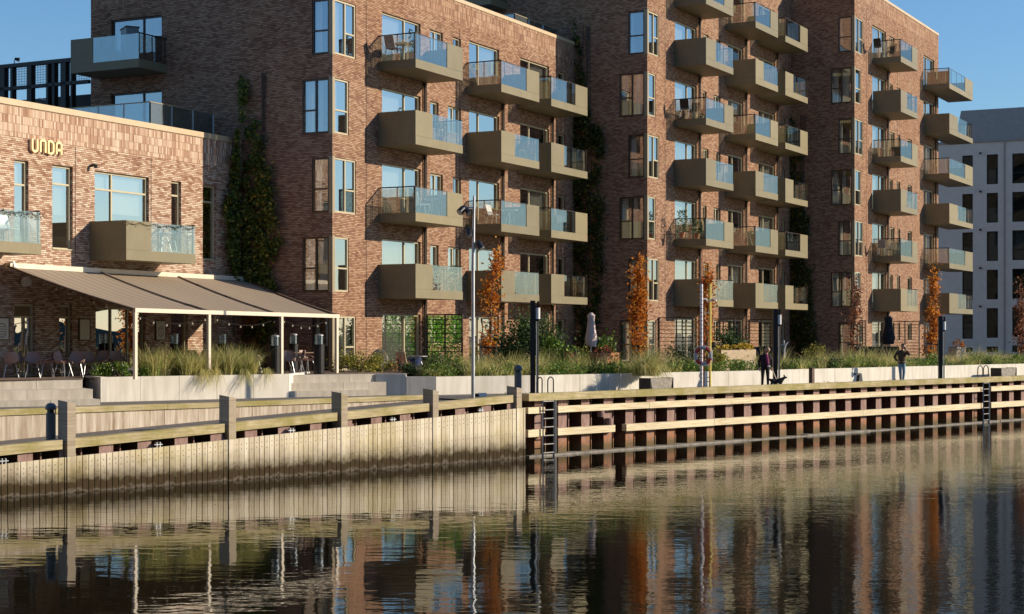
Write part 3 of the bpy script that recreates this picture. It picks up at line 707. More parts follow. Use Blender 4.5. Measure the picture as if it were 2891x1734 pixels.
# far shore to the right of the picture, seen only mirrored in the ground floor glass
mb = MB(); rn = R_(4, 4); pts = []
for i in range(41):
    a = rad(20+75*i/40); pts.append((430*math.sin(a), 430*math.cos(a)-60, 4+1.5*math.sin(i*1.1)+1.2*math.sin(i*.37+1)+rn.uniform(-.5, .5)))
for (x0, y0, h0), (x1, y1, h1) in zip(pts, pts[1:]):
    k = 1.12; mb.poly([(x0,y0,-1),(x1,y1,-1),(x1*1.03,y1*1.03,h1),(x0*1.03,y0*1.03,h0)]); mb.poly([(x0*1.03,y0*1.03,h0),(x1*1.03,y1*1.03,h1),(x1*k,y1*k,-1),(x0*k,y0*k,-1)])
M['far'] = plain('far_trees', (.05,.06,.045), .95, var=.4, nscale=.15)
tag(mb.build('hills', M['far'], uv=False), 'low wooded far shore', kind='structure')
# ------------------------------------------------------------------ water, ground
mb = MB(); mb.poly([(-700,-80,0),(1500,-80,0),(1500,1500,0),(-700,1500,0)]); tag(mb.build('water', M['water'], uv=False), 'dark rippled harbour water reflecting the buildings', kind='structure')
qp = lambda s, d, z: Q.P(s, d, z)
mb = MB()
for a, b, d0 in ((sL-40, sRE, -2.62), (sRE, 150, -.3)):
    mb.poly([qp(a,d0,PAV),qp(b,d0,PAV),qp(b,-16,PAV),qp(a,-16,PAV)])
tag(mb.build('quay_pavement', M['asphalt'], uv=False), 'grey quayside paving', kind='structure')
mb = MB()
ss = [sL-40+(sRE-sL+40)*i/14 for i in range(15)]
for i in range(14): mb.poly([qp(ss[i],-.28,rampz(ss[i])-.12),qp(ss[i+1],-.28,rampz(ss[i+1])-.12),qp(ss[i+1],-2.6,rampz(ss[i+1])-.12),qp(ss[i],-2.6,rampz(ss[i])-.12)])
mb.poly([qp(sRE,-.28,rampz(sRE)-.12),qp(.5,-.28,1.955),qp(.5,-2.6,1.955),qp(sRE,-2.6,rampz(sRE)-.12)])
tag(mb.build('ramp', M['asphalt'], uv=False), 'paved ramp sinking towards the water', kind='structure')
# long planter wall front line
PLP = [(1060, 57.0, TER), (1146, 57.0, TER), (1146, 57.0, 2.59), (1230, 57.15, 2.59), (1340, 58.1, 2.59), (1520, 59.4, 2.58), (2150, 67.5, 2.59), (2867, 82.0, 2.59), (3400, 100.0, 2.59)]
pl = [(*at(px, Y)[:2], z) for px, Y, z in PLP]
mb = MB()     # garden ground behind the planter wall and terrace ground
back = [(220, 260), (400, 900), (-700, 900), (-700, 300)]
front = [Vector((x, y, 0)) for x, y, z in pl[3:]]
mb.poly([(v.x-.15, v.y+.2, GAR) for v in front]+[(x, y, GAR) for x, y in ((900, 500), (900, 1400), (-700, 1400), (-700, 300), (-80, 66), (pl[3][0]-.4, pl[3][1]+.6))])
tag(mb.build('garden_soil', M['soil'], uv=False), 'planted ground behind the white wall', kind='structure')
np0, np1 = gp(283, 190.6, 2.10), gp(816, 177, 2.10)
tl = [at(-700, 47.2), at(0, 48.7), at(233, 49.9), at(236, 52.4), (np0[0]+.2, np0[1]+1.4, 0), (np1[0]-.1, np1[1]+.4, 0), (np1[0]+.05, np1[1]+2.35, 0), at(1146, 57.6)]
mb = MB(); mb.poly([(x, y+.02, TER) for x, y, z in tl]+[(at(1146,60)[0]+.4, 60, TER), B1.P(1, 3.2, TER), B1.P(22, 3.2, TER), B1.P(22, -2, TER), L1.P(-10, -4, TER), (-60, 75, TER), (-60, 52, TER)])
tag(mb.build('terrace_paving', M['terr'], uv=False), 'raised terrace floor', kind='structure')

# ------------------------------------------------------------------ quay wall of sheet piles with timber fenders
qw = thing('quay_wall', 'rusty sheet pile quay wall with three pale timber fender beams along the water', 'quay wall', qp(0, 0, 0))
mb = MB(); per = 1.16; s = -.5; sE = Q.S(3150)
prof = []
k = 0
def pile(mb, sa, sb, zt, d0, z0=-.6):
    n = int((sb-sa)/per)+1
    for i in range(n):
        a = sa+i*per; pts = [(a, d0), (a+.42, d0), (a+.52, d0-.64), (a+1.06, d0-.64), (a+1.16, d0)]
        for j, ((x0, e0), (x1, e1)) in enumerate(zip(pts, pts[1:])):
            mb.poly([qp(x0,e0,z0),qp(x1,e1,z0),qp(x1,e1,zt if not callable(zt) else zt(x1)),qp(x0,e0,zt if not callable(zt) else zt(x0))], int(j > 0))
        zz = zt if not callable(zt) else zt(a)
        mb.box(Q, a+.765, a+.80, d0-.64, d0-.24, z0, zz)                      # clutch rib
        if i % 2 == 0: mb.box(Q, a+.43, a+.50, d0-.16, d0-.02, zz-.55, zz-.12)
pile(mb, -.35, sE, 1.98, -.22)
mb.build('sheet_piling', [M['rust'], M['rust_shade']], qw)
ladd1, ladd2 = (Q.S(1531), Q.S(1568)), (Q.S(2772), Q.S(2795))
def beam(z0, z1, cuts, mat, dd=(-.21, 0.0)):
    for a, b in cuts:
        L = b-a; n = max(1, round(L/5.2)); mbs = MB()
        for i in range(n):
            x0, x1 = a+L*i/n+.006, a+L*(i+1)/n-.006; e = R.uniform(-.006, .006)
            mbs.box(Q, x0, x1, dd[0], dd[1]+e, z0+R.uniform(-.008,.008), z1+e)
        mbs.build('fender_beam', M[mat], qw)
s0q = .28
beam(1.86, 2.10, [(s0q, sE)], 'timberm', (-.30, .03))
beam(1.43, 1.64, [(s0q, ladd1[0]+.12), (ladd1[1]+.12, ladd2[0]+.15), (ladd2[1]+.1, sE)], 'timber')
beam(.66, .90, [(s0q, ladd1[0]+.12), (ladd1[1]+.12, Q.S(1737)), (Q.S(1768), ladd2[0]+.15), (ladd2[1]+.1, sE)], 'timber')
mb = MB(); x = s0q
while x < sE:
    L = R.uniform(2, 6); mb.box(Q, x, min(x+L, sE), -.6, .05+R.uniform(-.02,.02), -.3, .045+R.uniform(-.015,.02)); x += L+R.uniform(0,.02)
mb.build('waterline_ledge', M['ledge'], qw)
mb = MB()
for px, dz in ((1703, 1.32), (1727, 1.02)): mb.lathe(qp(Q.S(px), -.12, dz), [(.01,-.13),(.12,-.12),(.13,0),(.12,.12),(.01,.13)], 12)
mb.box(Q, -.2, .25, -.24, -.2, 1.2, 1.3); mb.box(Q, -.2, .4, -.24, -.19, .28, .40)
mb.build('pipe_stub', M['rust'], qw)

# ------------------------------------------------------------------ timber clad ramp edge
rc = thing('ramp_cladding', 'pale plank wall along the sinking ramp with tall timber posts and a mossy rail', 'timber wall', qp(sL*.5, 0, 0))
postpx = [(181, 215), (636, 668), (952, 983), (1216, 1240), (1447, 1475)]
def ptop(s): return rampz(s)-.45
mb = MB(); s = sL-3.0; nn = MB(); n = 0
while s < .02:
    e = min(s+.175, .05); z1, z2 = ptop(s), ptop(e); dv = .10+R.uniform(-.006, .006)
    P = qp; mb.hexa([P(s+.011,dv,-.5),P(e-.011,dv,-.5),P(e-.011,.03,-.5),P(s+.011,.03,-.5),P(s+.011,dv,z1),P(e-.011,dv,z2),P(e-.011,.03,z2),P(s+.011,.03,z1)])
    for dz in (.17, .30 if n % 3 else .34, .80):
        if z1-dz > .5: nn.box(Q, s+.078, s+.098, dv, dv+.006, z1-dz, z1-dz+.022)
    s = e; n += 1
mb.box(Q, sL-3, .05, .0, .028, -.5, .2)
mb.build('planking', M['plank'], rc); nn.build('nail_heads', M['nail'], rc)
ps = []
for a, b in postpx:
    s1 = Q.S(b, .16); s0 = s1-.235; mb = MB(); zt = 2.33
    zm = ptop((s0+s1)/2)
    mb.hexa([qp(s0,.125,zm),qp(s1,.125,zm),qp(s1,-.34,zm),qp(s0,-.34,zm),qp(s0,.125,zt-.0),qp(s1,.125,zt-.04),qp(s1,-.34,zt-.02),qp(s0,-.34,zt+.04)])
    mb.hexa([qp(s0,.125,-.5),qp(s1,.125,-.5),qp(s1,.0,-.5),qp(s0,.0,-.5),qp(s0,.125,zm),qp(s1,.125,zm),qp(s1,.0,zm),qp(s0,.0,zm)], 1)
    mb.build('post', [M['timberp'], M['plank']], rc); ps.append((s0, s1))
edges = [(sL-3.0, ps[0][0])]+[(ps[i][1], ps[i+1][0]) for i in range(4)]
for a, b in edges:
    mb = MB(); a += .02; b -= .10
    za, zb = rampz(a), rampz(b); mb.hexa([qp(a,.06,za-.24),qp(b,.06,zb-.24),qp(b,-.26,zb-.24),qp(a,-.26,za-.24),qp(a,.06,za),qp(b,.06,zb),qp(b,-.26,zb),qp(a,-.26,za)])
    mb.build('kerb_beam', M['timberm'], rc)
mb = MB(); pile(mb, sL-3.0, -.4, lambda s: rampz(min(s, 0))-.25, -.02); mb.build('sheet_piling', [M['rust'], M['rust_shade']], rc)
mb = MB()
for px in (4, 440, 816, 1102, 1350):
    s = Q.S(px); z = rampz(s)-.37
    for dx in (-.05, .05): mb.box(Q, s+dx-.012, s+dx+.012, .02, .13, z-.07, z+.06)
    mb.box(Q, s-.12, s+.12, .06, .128, z-.016, z+.008)
mb.build('tie_bolt', M['galv'], rc)

# stained retaining wall behind the ramp
rw_ = thing('retaining_wall', 'stained concrete retaining wall behind the sinking ramp', 'wall', qp(sL, -2.6, 1))
mb = MB(); s = sL-40
while s < sRE-.01:
    e = min(s+3.1, sRE); mb.box(Q, s+.01, e-.01, -2.9, -2.6, -.2, 1.90); s = e
mb.build('wall_panel', M['concst'], rw_)
mb = MB(); sm = Q.S(470, -2.6); mb.box(Q, sL-40, sm, -2.92, -2.55, 1.903, 2.06); mb.box(Q, sm+.01, sRE+.01, -2.92, -2.55, 1.903, 2.05); mb.build('coping', M['stake'] if False else M['timberm'], rw_)

# ------------------------------------------------------------------ steps, planters
def steps(name, label, levels, px0, pxs, seam=1.9):
    t = thing(name, label, 'steps', at((px0+pxs[0])/2, levels[0][0], PAV))
    for (Y0, z0, z1), pe in zip(levels, pxs):
        mb = MB(); pv = at(pe, Y0); ga = rad(62); G = Fr(pv[:2], (math.sin(ga), math.cos(ga)), (math.cos(ga), -math.sin(ga))); x0 = G.S(px0) if px0 > 0 else -9.0; x1 = 0; x = x0; Yb = levels[-1][0]+.6-Y0
        rr_ = R_(int(Y0*10), 1)
        while x < x1-.02:
            e = min(x+seam*rr_.uniform(.85, 1.1), x1)
            if x1-e < .5: e = x1
            mb.box(G, x+.006, e-.006, -Yb, 0, z0-.3, z1-.004*(z1 < 2.6)); x = e
        mb.build('step', M['concs'], t)
    return t
steps('stone_steps', 'broad grey stone steps beside the restaurant chairs at the left edge', [(48.9, PAV, 2.13), (49.3, 2.13, 2.42), (49.9, 2.42, TER)], -700, (283, 262, 233))
steps('stone_steps', 'grey stone steps between the grassy planter and the long white wall', [(56.5, PAV, 2.16), (57.0, 2.16, 2.42), (57.6, 2.42, TER)], 818, (1050, 1095, 1146), 2.0)
def planter(name, label, line, z0, seams, thick=.22, mat='concw'):
    t = thing(name, label, 'planter', (*line[0][:2], z0)); mb = MB()
    for (a, b), n in zip(zip(line, line[1:]), seams):
        A, B = Vector((a[0], a[1], 0)), Vector((b[0], b[1], 0)); d = B-A
        if d.length < .05: continue
        dr = d.normalized(); nrm = Vector((dr.y, -dr.x, 0)); z1 = min(a[2], b[2]) if a[2] != b[2] else a[2]
        fr = Fr((A.x, A.y), (dr.x, dr.y), (nrm.x, nrm.y)); L = d.length
        for i in range(n):
            e = R.uniform(-.006, .006); mb.box(fr, L*i/n+.008, L*(i+1)/n-.008, -thick, e, z0-.4, z1+R.uniform(-.004,.004))
        mb.box(fr, 0.001, L-.001, -thick, -.04, z0-.4, z1-.03)
    mb.build('wall_panel', M[mat], t); return t
np0, np1 = gp(283, 190.6, 2.10), gp(816, 177, 2.10)
pw = planter('planter_wall', 'white concrete planter full of straw grass in front of the awning', [(at(233, 52.3)[0], 52.6, 2.73), (*np0, 2.73), (*np1, 2.73), (np1[0]+.3, np1[1]+3.2, 2.73)], PAV, (1, 5, 2))
planter('planter_wall', 'long white concrete planter wall running along the quay to the right edge', [(x, y, z) for x, y, z in pl], PAV, (1, 1, 1, 2, 22, 20, 12) if False else (1, 1, 1, 1, 2, 6, 8, 8))
mb = MB(); dr = Vector((np1[0]-np0[0], np1[1]-np0[1], 0)).normalized(); nb = Vector((-dr.y, dr.x, 0))
mb.poly([(np0[0]+nb.x*.1, np0[1]+nb.y*.1, 2.66), (np1[0]+nb.x*.1, np1[1]+nb.y*.1, 2.66), (np1[0]+nb.x*2.5+.2, np1[1]+nb.y*2.5, 2.69), (np0[0]+nb.x*2.3, np0[1]+nb.y*2.3, 2.69)])
tag(mb.build('planter_soil', M['soil'], uv=False), 'soil in the planter', kind='structure')

# ------------------------------------------------------------------ awning
aw = thing('awning', 'long brown fabric awning on slim cream posts over the restaurant terrace', 'awning', RF.P(-8, 0, TER))
A1, A4 = Vector(at(378, 51.0, 4.81)), Vector(at(955, 58.8, 4.71))
b0, b1_ = Vector(RF.P(RF.S(22, .25), .25, 6.2)), Vector(RF.P(RF.S(602), .25, 6.55)); b1_.z = RF.Z(600, 789)
b1_ = b1_+Vector((0,0,0)); bE = Vector(RF.P(-.1, .25, b1_.z-.0))
mb = MB(); NX, NY = 24, 10
def awp(i, j):
    u, v = i/NX, j/NY; bk = b0.lerp(bE, u); ft = A1.lerp(A4, u); p = bk.lerp(ft, v); p.z -= .10*math.sin(math.pi*v)*(.6+.4*math.sin(u*math.pi*3)**2); return p
for i in range(NX):
    for j in range(NY): mb.poly([awp(i,j), awp(i+1,j), awp(i+1,j+1), awp(i,j+1)])
aw_f = mb.build('fabric', M['awning'], aw, smooth=True)
for u in (0.0, .34, .67, 1.0):
    mb = MB(); i = u*NX
    pts = [awp(i, j)+Vector((0,0,.035)) for j in range(NY+1)]
    for p, q in zip(pts, pts[1:]): mb.bar(p, q, .06 if 0 < u < 1 else .11, .05)
    mb.build('side_rail', M['awning'] if 0 < u < 1 else M['wood'], aw)
mb = MB(); mb.bar(A1, A4, .12, .13); mb.build('front_beam', M['cream'], aw)
mb = MB(); mb.bar(b0+Vector((0,0,.06)), bE+Vector((0,0,.06)), .2, .16); mb.build('wall_case', M['cream'], aw)
for px in (374, 589, 794, 950):
    u = (px-374)/(950-374); 
    r_ = (px-CX)/F; d = A4-A1; k = (r_*A1.y-A1.x)/(d.x-r_*d.y); k = min(max(k, .005), .995); p = A1+d*k
    mb = MB(); mb.wbox((p.x, p.y, TER-.02), .10, .10, p.z-TER-.04, 53); mb.build('post', M['cream'], aw)
# string of bulbs under the front beam
sl_ = thing('string_lights', 'string of small clear bulbs sagging under the awning edge', 'string lights', (*A1[:2], 4.6))
mb = MB(); bl = []
for k in range(3):
    ka, kb = [(0.02, .37), (.37, .71), (.71, .98)][k]; pts = []
    for i in range(13):
        q = i/12; p = A1.lerp(A4, ka+(kb-ka)*q)+Vector((-.2,.1,-.12-.28*math.sin(math.pi*q))); pts.append(p)
        if i % 2 == 1: bl.append(p)
    mb.tube(pts, .012, 5)
for k in range(8):
    q = k/7; p = Vector(awp(0, 9-k))+Vector((.3,.2,-.18)); bl.append(p)
mb.build('cable', M['black'], sl_)
for p in bl: mb = MB(); mb.lathe((p.x, p.y, p.z-.13), [(.012,.03),(.032,.05),(.032,.08),(.014,.11)], 8); mb.build('bulb', M['bulb'], sl_)
# posters
for (p0, p1, y0, y1, lab) in ((-14, 24, 899, 958, 'pale poster with a round drawing at the left edge of the restaurant wall'), (225, 253, 902, 959, 'plain grey poster on the restaurant wall between two windows'), (441, 466, 907, 959, 'pale poster with a round drawing beside the dark restaurant door')):
    s0, s1 = RF.S(p0, .05), RF.S(p1, .05); za, zb = RF.Z(p0, y1), RF.Z(p0, y0)
    t = thing('wall_poster', lab, 'poster', RF.P((s0+s1)/2, .03, za))
    mb = MB(); mb.box(RF, s0, s1, .01, .05, za, zb); mb.build('board', M['poster'], t)
    mb = MB(); mb.box(RF, s0-.03, s0-.003, .01, .06, za-.03, zb+.03); mb.box(RF, s1+.003, s1+.03, .01, .06, za-.03, zb+.03); mb.box(RF, s0-.003, s1+.003, .01, .06, zb+.003, zb+.03); mb.box(RF, s0-.003, s1+.003, .01, .06, za-.03, za-.003); mb.build('poster_frame', M['wood'], t)
    if 'round' in lab:
        mb = MB(); cs_, cz = (s0+s1)/2, (za+zb)/2-.05; rr_ = (s1-s0)*.33
        for i in range(20):
            a0, a1 = i*math.pi/10, (i+1)*math.pi/10
            f_ = lambda r, a: RF.P(cs_+r*math.cos(a), .054, cz+r*1.25*math.sin(a))
            mb.poly([f_(rr_,a0), f_(rr_,a1), f_(rr_*.86,a1), f_(rr_*.86,a0)])
        for dz in (-.12, -.04, .04, .12): mb.poly([RF.P(cs_-rr_*.6,.055,cz+dz-.012), RF.P(cs_+rr_*.6,.055,cz+dz-.012), RF.P(cs_+rr_*.6,.055,cz+dz+.012), RF.P(cs_-rr_*.6,.055,cz+dz+.012)])
        mb.build('drawing', M['ink'], t)
t = thing('wall_lamp', 'round white lamp on the wall under the awning corner', 'wall lamp', RF.P(RF.S(69), .1, RF.Z(69, 796)))
mb = MB(); mb.tube([RF.P(RF.S(69), .01, RF.Z(69, 796)), RF.P(RF.S(69), .16, RF.Z(69, 796))], [.17, .15], 16); mb.build('lamp_body', M['opal'], t)
t = thing('wall_spotlight', 'small white spotlight on the brick above the awning corner', 'spotlight', RF.P(RF.S(16), .1, RF.Z(16, 745)))
mb = MB(); p = RF.P(RF.S(16), 0, RF.Z(16, 745)); q = RF.P(RF.S(16), .3, RF.Z(16, 740)); mb.tube([p, q], .025, 6); mb.tube([q, (q[0]+.05, q[1]-.02, q[2]-.2)], [.06, .09], 8); mb.build('spot_head', M['white'], t)
t = thing('wall_spotlight', 'small dark spotlight on the brick right of the gold letters', 'spotlight', RF.P(RF.S(256), .1, RF.Z(256, 468)))
mb = MB(); p = RF.P(RF.S(256), 0, RF.Z(256, 468)); q = RF.P(RF.S(256), .22, RF.Z(256, 466)); mb.tube([p, q], .05, 8); mb.tube([q, (q[0], q[1], q[2]-.12)], .06, 8); mb.build('spot_head', M['black'], t)
# ------------------------------------------------------------------ lamps, bollards, quay furniture
def bollard(loc, label, h=1.02):
    t = thing('light_bollard', label, 'bollard', loc, 'grey light bollards')
    mb = MB(); mb.lathe((loc[0],loc[1],loc[2]), [(.125,0),(.125,h-.24),(.10,h-.235)], 20); mb.build('bollard_body', M['rail_grey'], t, smooth=False)
    mb = MB(); mb.lathe((loc[0],loc[1],loc[2]+h-.235), [(.085,0),(.085,.10)], 14); mb.build('lens', M['black'], t)
    mb = MB(); mb.lathe((loc[0],loc[1],loc[2]+h-.135), [(.13,-.015),(.145,0),(.145,.04),(.125,.10),(.085,.145),(.03,.165),(.001,.168)], 20); mb.build('dome_cap', M['rail_grey'], t, smooth=True)
    mb = MB()
    for k in range(3):
        a = 2*math.pi*k/3+.5; mb.wbox((loc[0]+.115*math.cos(a), loc[1]+.115*math.sin(a), loc[2]+h-.24), .025, .025, .12, math.degrees(a))
    mb.build('cage', M['rail_grey'], t)
s = Q.S(143, -.55); bollard(Q.P(s, -.55, rampz(s)-.12), 'grey domed bollard standing on the sinking ramp', 1.02)
s = Q.S(1462, -1.2); bollard(Q.P(s, -1.2, PAV), 'grey domed bollard behind the tall end post of the plank wall', 1.05)
t = thing('spotlight_mast', 'slim steel mast with four black spotlights rising in front of the balconies', 'light mast', at(1335, 54.5, PAV))
mb = MB(); p = at(1335, 54.5); pt = at(1338, 54.5); mb.tube([(p[0],p[1],PAV), (p[0],p[1],6.2), (pt[0],p[1],zat(553,54.5))], [.062,.058,.04], 12); mb.build('mast', M['galv'], t)
def spot(t, c, d, r=.13, l=.32):
    d = Vector(d).normalized(); c = Vector(c); mb = MB(); mb.tube([c-d*l*.5, c-d*l*.2, c+d*l*.5], [r*.6, r, r*1.1], 12); h = mb.build('spot_head', M['black'], t)
    mb = MB(); mb.tube([c+d*l*.5, c+d*(l*.5+.012)], r*.95, 12); mb.build('lens', M['galv'], h)
mx = p[0]; spot(t, (mx-.36, p[1], zat(592,54.5)), (-.5,-.5,-.6), .11, .32); spot(t, (mx-.17, p[1]-.1, zat(598,54.5)), (.3,-.6,-.6), .08, .24)
spot(t, (mx-.14, p[1], zat(655,54.5)), (.2,-.6,-.9), .08, .34); spot(t, (mx+.22, p[1], zat(692,54.5)), (.5,-.3,-.9), .105, .30)
mb = MB()
for z, x0, x1 in ((zat(586,54.5), -.40, 0), (zat(650,54.5), -.16, 0), (zat(684,54.5), 0, .2)): mb.bar((mx+x0,p[1],z), (mx+x1,p[1],z), .035)
mb.build('bracket', M['galv'], t)
def lamp(px, ytop, label):
    s = Q.S(px, -.75); p = Q.P(s, -.75, PAV); Y = p[1]; zt = zat(ytop, Y)
    t = thing('lamp_post', label, 'street lamp', p, 'dark lamp posts along the quay')
    x, y = p[0], p[1]
    mb = MB(); mb.wbox((x-.03, y, PAV), .17, .17, zt-PAV); mb.build('post', M['black'], t)
    mb = MB(); mb.tube([(x+.135,y,PAV), (x+.135,y,zt-.66)], .035, 10); mb.build('cable_tube', M['darksteel'], t); mb = MB(); mb.tube([(x+.095,y-.075,PAV), (x+.095,y-.075,zt-.7)], .016, 8); mb.build('trim', M['galv'], t)
    mb = MB(); mb.tube([(x+.135,y,zt-.62), (x+.135,y,zt-.24)], .085, 14); mb.build('lamp_cylinder', M['opal'], t)
    mb = MB(); mb.wbox((x+.10, y, zt-.24), .16, .12, .05); mb.wbox((x+.15, y, zt-.19), .07, .1, .17); mb.wbox((x+.10, y, zt-.68), .16, .12, .06); mb.build('bracket', M['black'], t)
lamp(1506, 849, 'dark lamp post beside the quay ladder in front of the dark green bush')
lamp(2190, 872, 'dark lamp post beside the person in the purple top')
lamp(2656, 893, 'dark lamp post before the orange tree at the far brick corner')
M['rungs'] = plain('weathered_steel', (.30,.29,.27), .6, .2)
def ladder(px0, px1, label, hoops):
    s0, s1 = Q.S(px0, .06), Q.S(px1, .06); t = thing('quay_ladder', label, 'ladder', Q.P((s0+s1)/2, .06, 0), 'steel ladders on the quay wall')
    for s in (s0, s1):
        mb = MB(); mb.bar(Q.P(s, .07, -.2), Q.P(s, .07, 1.86), .045, .05); mb.build('side_rail', M['galv'], t)
    mb = MB()
    for k in range(7): z = .12+k*.285; mb.bar(Q.P(s0, .07, z), Q.P(s1, .07, z), .03)
    mb.build('rungs', M['rungs'], t)
    for a, b in hoops:
        sa, sb = Q.S(a, -.35), Q.S(b, -.35); r = (sb-sa)/2; c = (sa+sb)/2; zt = 2.62; mb = MB()
        mb.tube([Q.P(sa,-.35,1.95), Q.P(sa,-.35,zt-r)]+[Q.P(c-r*math.cos(rad(180*i/8)), -.35, zt-r+r*math.sin(rad(180*i/8))) for i in range(1,8)]+[Q.P(sb,-.35,zt-r), Q.P(sb,-.35,1.95)], .022, 6)
        mb.build('grab_hoop', M['darksteel'], t)
    mb = MB(); mb.box(Q, s1+.06, s1+.2, -.2, .02, -.1, 1.86); mb.build('guard_post', M['darksteel'], t)
ladder(1532, 1563, 'steel ladder with two grab hoops beside the end of the plank wall', ((1518, 1530), (1546, 1562)))
ladder(2775, 2791, 'steel ladder with two grab hoops far along the quay wall', ((2760, 2774), (2776, 2790)))
# rescue stand with lifebuoy
s = Q.S(1984, -.7); o = Q.P(s, -.7, PAV); Y = o[1]
def rx(px): return at(px, Y)[0]
t = thing('rescue_stand', 'rescue stand of a red and white pole beside a yellow pole', 'rescue post', o)
mb = MB(); x = rx(1978); zt = zat(803, Y); n = 26
for k in range(n):
    z0, z1 = PAV+(zt-PAV)*k/n, PAV+(zt-PAV)*(k+1)/n
    mb.tube([(x,Y-.22,z0+.02), (x,Y-.22,z1)], .056, 10, 0); mb.tube([(x,Y-.22,z0), (x,Y-.22,z0+.02)], .058, 10, 1)
mb.build('banded_pole', [M['white'], M['red']], t)
mb = MB(); x = rx(2005.5); mb.tube([(x,Y+.14,PAV), (x,Y+.14,zat(801,Y))], .046, 10); mb.build('yellow_pole', M['yellow'], t)
mb = MB(); x = rx(1985.5); mb.wbox((x, Y+.02, PAV), .08, .07, zat(856,Y)-PAV); mb.build('post', M['redbrown'], t)
mb = MB(); x = rx(1982); mb.tube([(x,Y+.06,PAV+.5), (x,Y+.06,zat(705,Y))], [.025,.012], 6); mb.build('flag_rod', M['red'], t)
mb = MB()
for y in (883, 1066, 1078):
    mb.bar((rx(1976),Y-.2,zat(y,Y)), (rx(2006),Y+.12,zat(y,Y)), .03)
mb.build('cross_bracket', M['darksteel'], t)
for px in (1988, 2012):
    mb = MB(); x = rx(px); z = zat(852, Y); mb.tube([(x+.11*math.cos(rad(a)), Y-.12, z+.10*math.sin(rad(a))) for a in range(190, -20, -20)], [.012]+[.03]*9+[.012], 7); mb.build('boat_hook', M['white'], t)
mb = MB(); c = (rx(1981.5), Y-.36, zat(1004.5, Y)); R0, r0 = .275, .062; nu, nv = 40, 10
b_ = thing('lifebuoy', 'red and white lifebuoy ring hanging on the rescue stand', 'lifebuoy', c)
for i in range(nu):
    band = 1 if (i % 10) in (0,1,2,8,9) else 0
    for j in range(nv):
        def tp(i, j, g=0):
            a, bb = 2*math.pi*i/nu, 2*math.pi*j/nv; rr_ = R0+r0*math.cos(bb); return (c[0]+rr_*math.cos(a), c[1]+r0*.9*math.sin(bb), c[2]+rr_*1.1*math.sin(a))
        mb.poly([tp(i,j), tp(i+1,j), tp(i+1,j+1), tp(i,j+1)], band)
mb.build('ring', [M['red'], M['greywrap']], b_, smooth=True)
mb = MB(); pts = []
for i in range(33):
    a = 2*math.pi*i/32; k = 1.0+.16*abs(math.sin(2*a)); pts.append((c[0]+(R0+.05)*k*math.cos(a), c[1]-.03, c[2]+(R0+.05)*1.1*k*math.sin(a)))
mb.tube(pts, .011, 5); mb.build('grab_line', M['white'], b_)
# stone benches, mooring hook, plain post, cable box
def bench(px0, px1, d, label):
    s0, s1 = Q.S(px0, d), Q.S(px1, d); t = thing('stone_bench', label, 'bench', Q.P((s0+s1)/2, d, PAV), 'granite benches along the planter wall'); P = Q.P
    mb = MB(); mb.hexa([P(s0+.16,d,PAV),P(s1-.02,d,PAV),P(s1-.02,d-.5,PAV),P(s0+.16,d-.5,PAV),P(s0,d+.05,PAV+.48),P(s1,d+.05,PAV+.48),P(s1,d-.5,PAV+.48),P(s0,d-.5,PAV+.48)]); mb.build('seat_block', M['granite'], t)
    mb = MB(); mb.box(Q, s0-.03, s0-.002, d-.5, d+.06, PAV, PAV+.5); mb.build('end_plate', M['darksteel'], t); mb = MB(); mb.box(Q, s1+.002, s1+.03, d-.5, d+.06, PAV, PAV+.5); mb.build('end_plate', M['darksteel'], t)
bench(1834, 1896, -1.1, 'granite bench beside the big tuft of grass that hangs over the white wall')
bench(2824, 2866, -1.0, 'granite bench near the far quay ladder')
s = Q.S(2424, -.35); t = thing('mooring_hook', 'black steel mooring hook on the quay edge', 'mooring hook', Q.P(s, -.35, PAV)); mb = MB()
P = Q.P; mb.hexa([P(s-.12,-.28,2.0),P(s+.22,-.28,2.0),P(s+.22,-.42,2.0),P(s-.12,-.42,2.0),P(s-.02,-.28,2.38),P(s+.12,-.28,2.42),P(s+.12,-.42,2.42),P(s-.02,-.42,2.38)]); mb.box(Q, s-.28, s+.05, -.41, -.29, 2.36, 2.44); mb.build('hook_body', M['black'], t)
s = Q.S(2292, -.9); t = thing('marker_post', 'short dark square post against the white planter wall', 'post', Q.P(s, -.9, PAV)); mb = MB(); mb.box(Q, s-.085, s+.085, -1.0, -.83, PAV, PAV+.72); mb.build('post_body', M['wood'], t); mb = MB(); mb.box(Q, s-.1, s+.1, -1.015, -.815, PAV+.72, PAV+.75); mb.build('post_cap', M['darksteel'], t)
p = at(1361, 55.6, PAV); t = thing('cable_box', 'small white box on the paving behind the spotlight mast', 'box', p); mb = MB(); mb.wbox(p, .26, .16, .13, 20); mb.build('box_body', M['white'], t); mb = MB(); mb.wbox((p[0]-.2,p[1],PAV), .1, .14, .11, 20); mb.build('socket', M['black'], t)

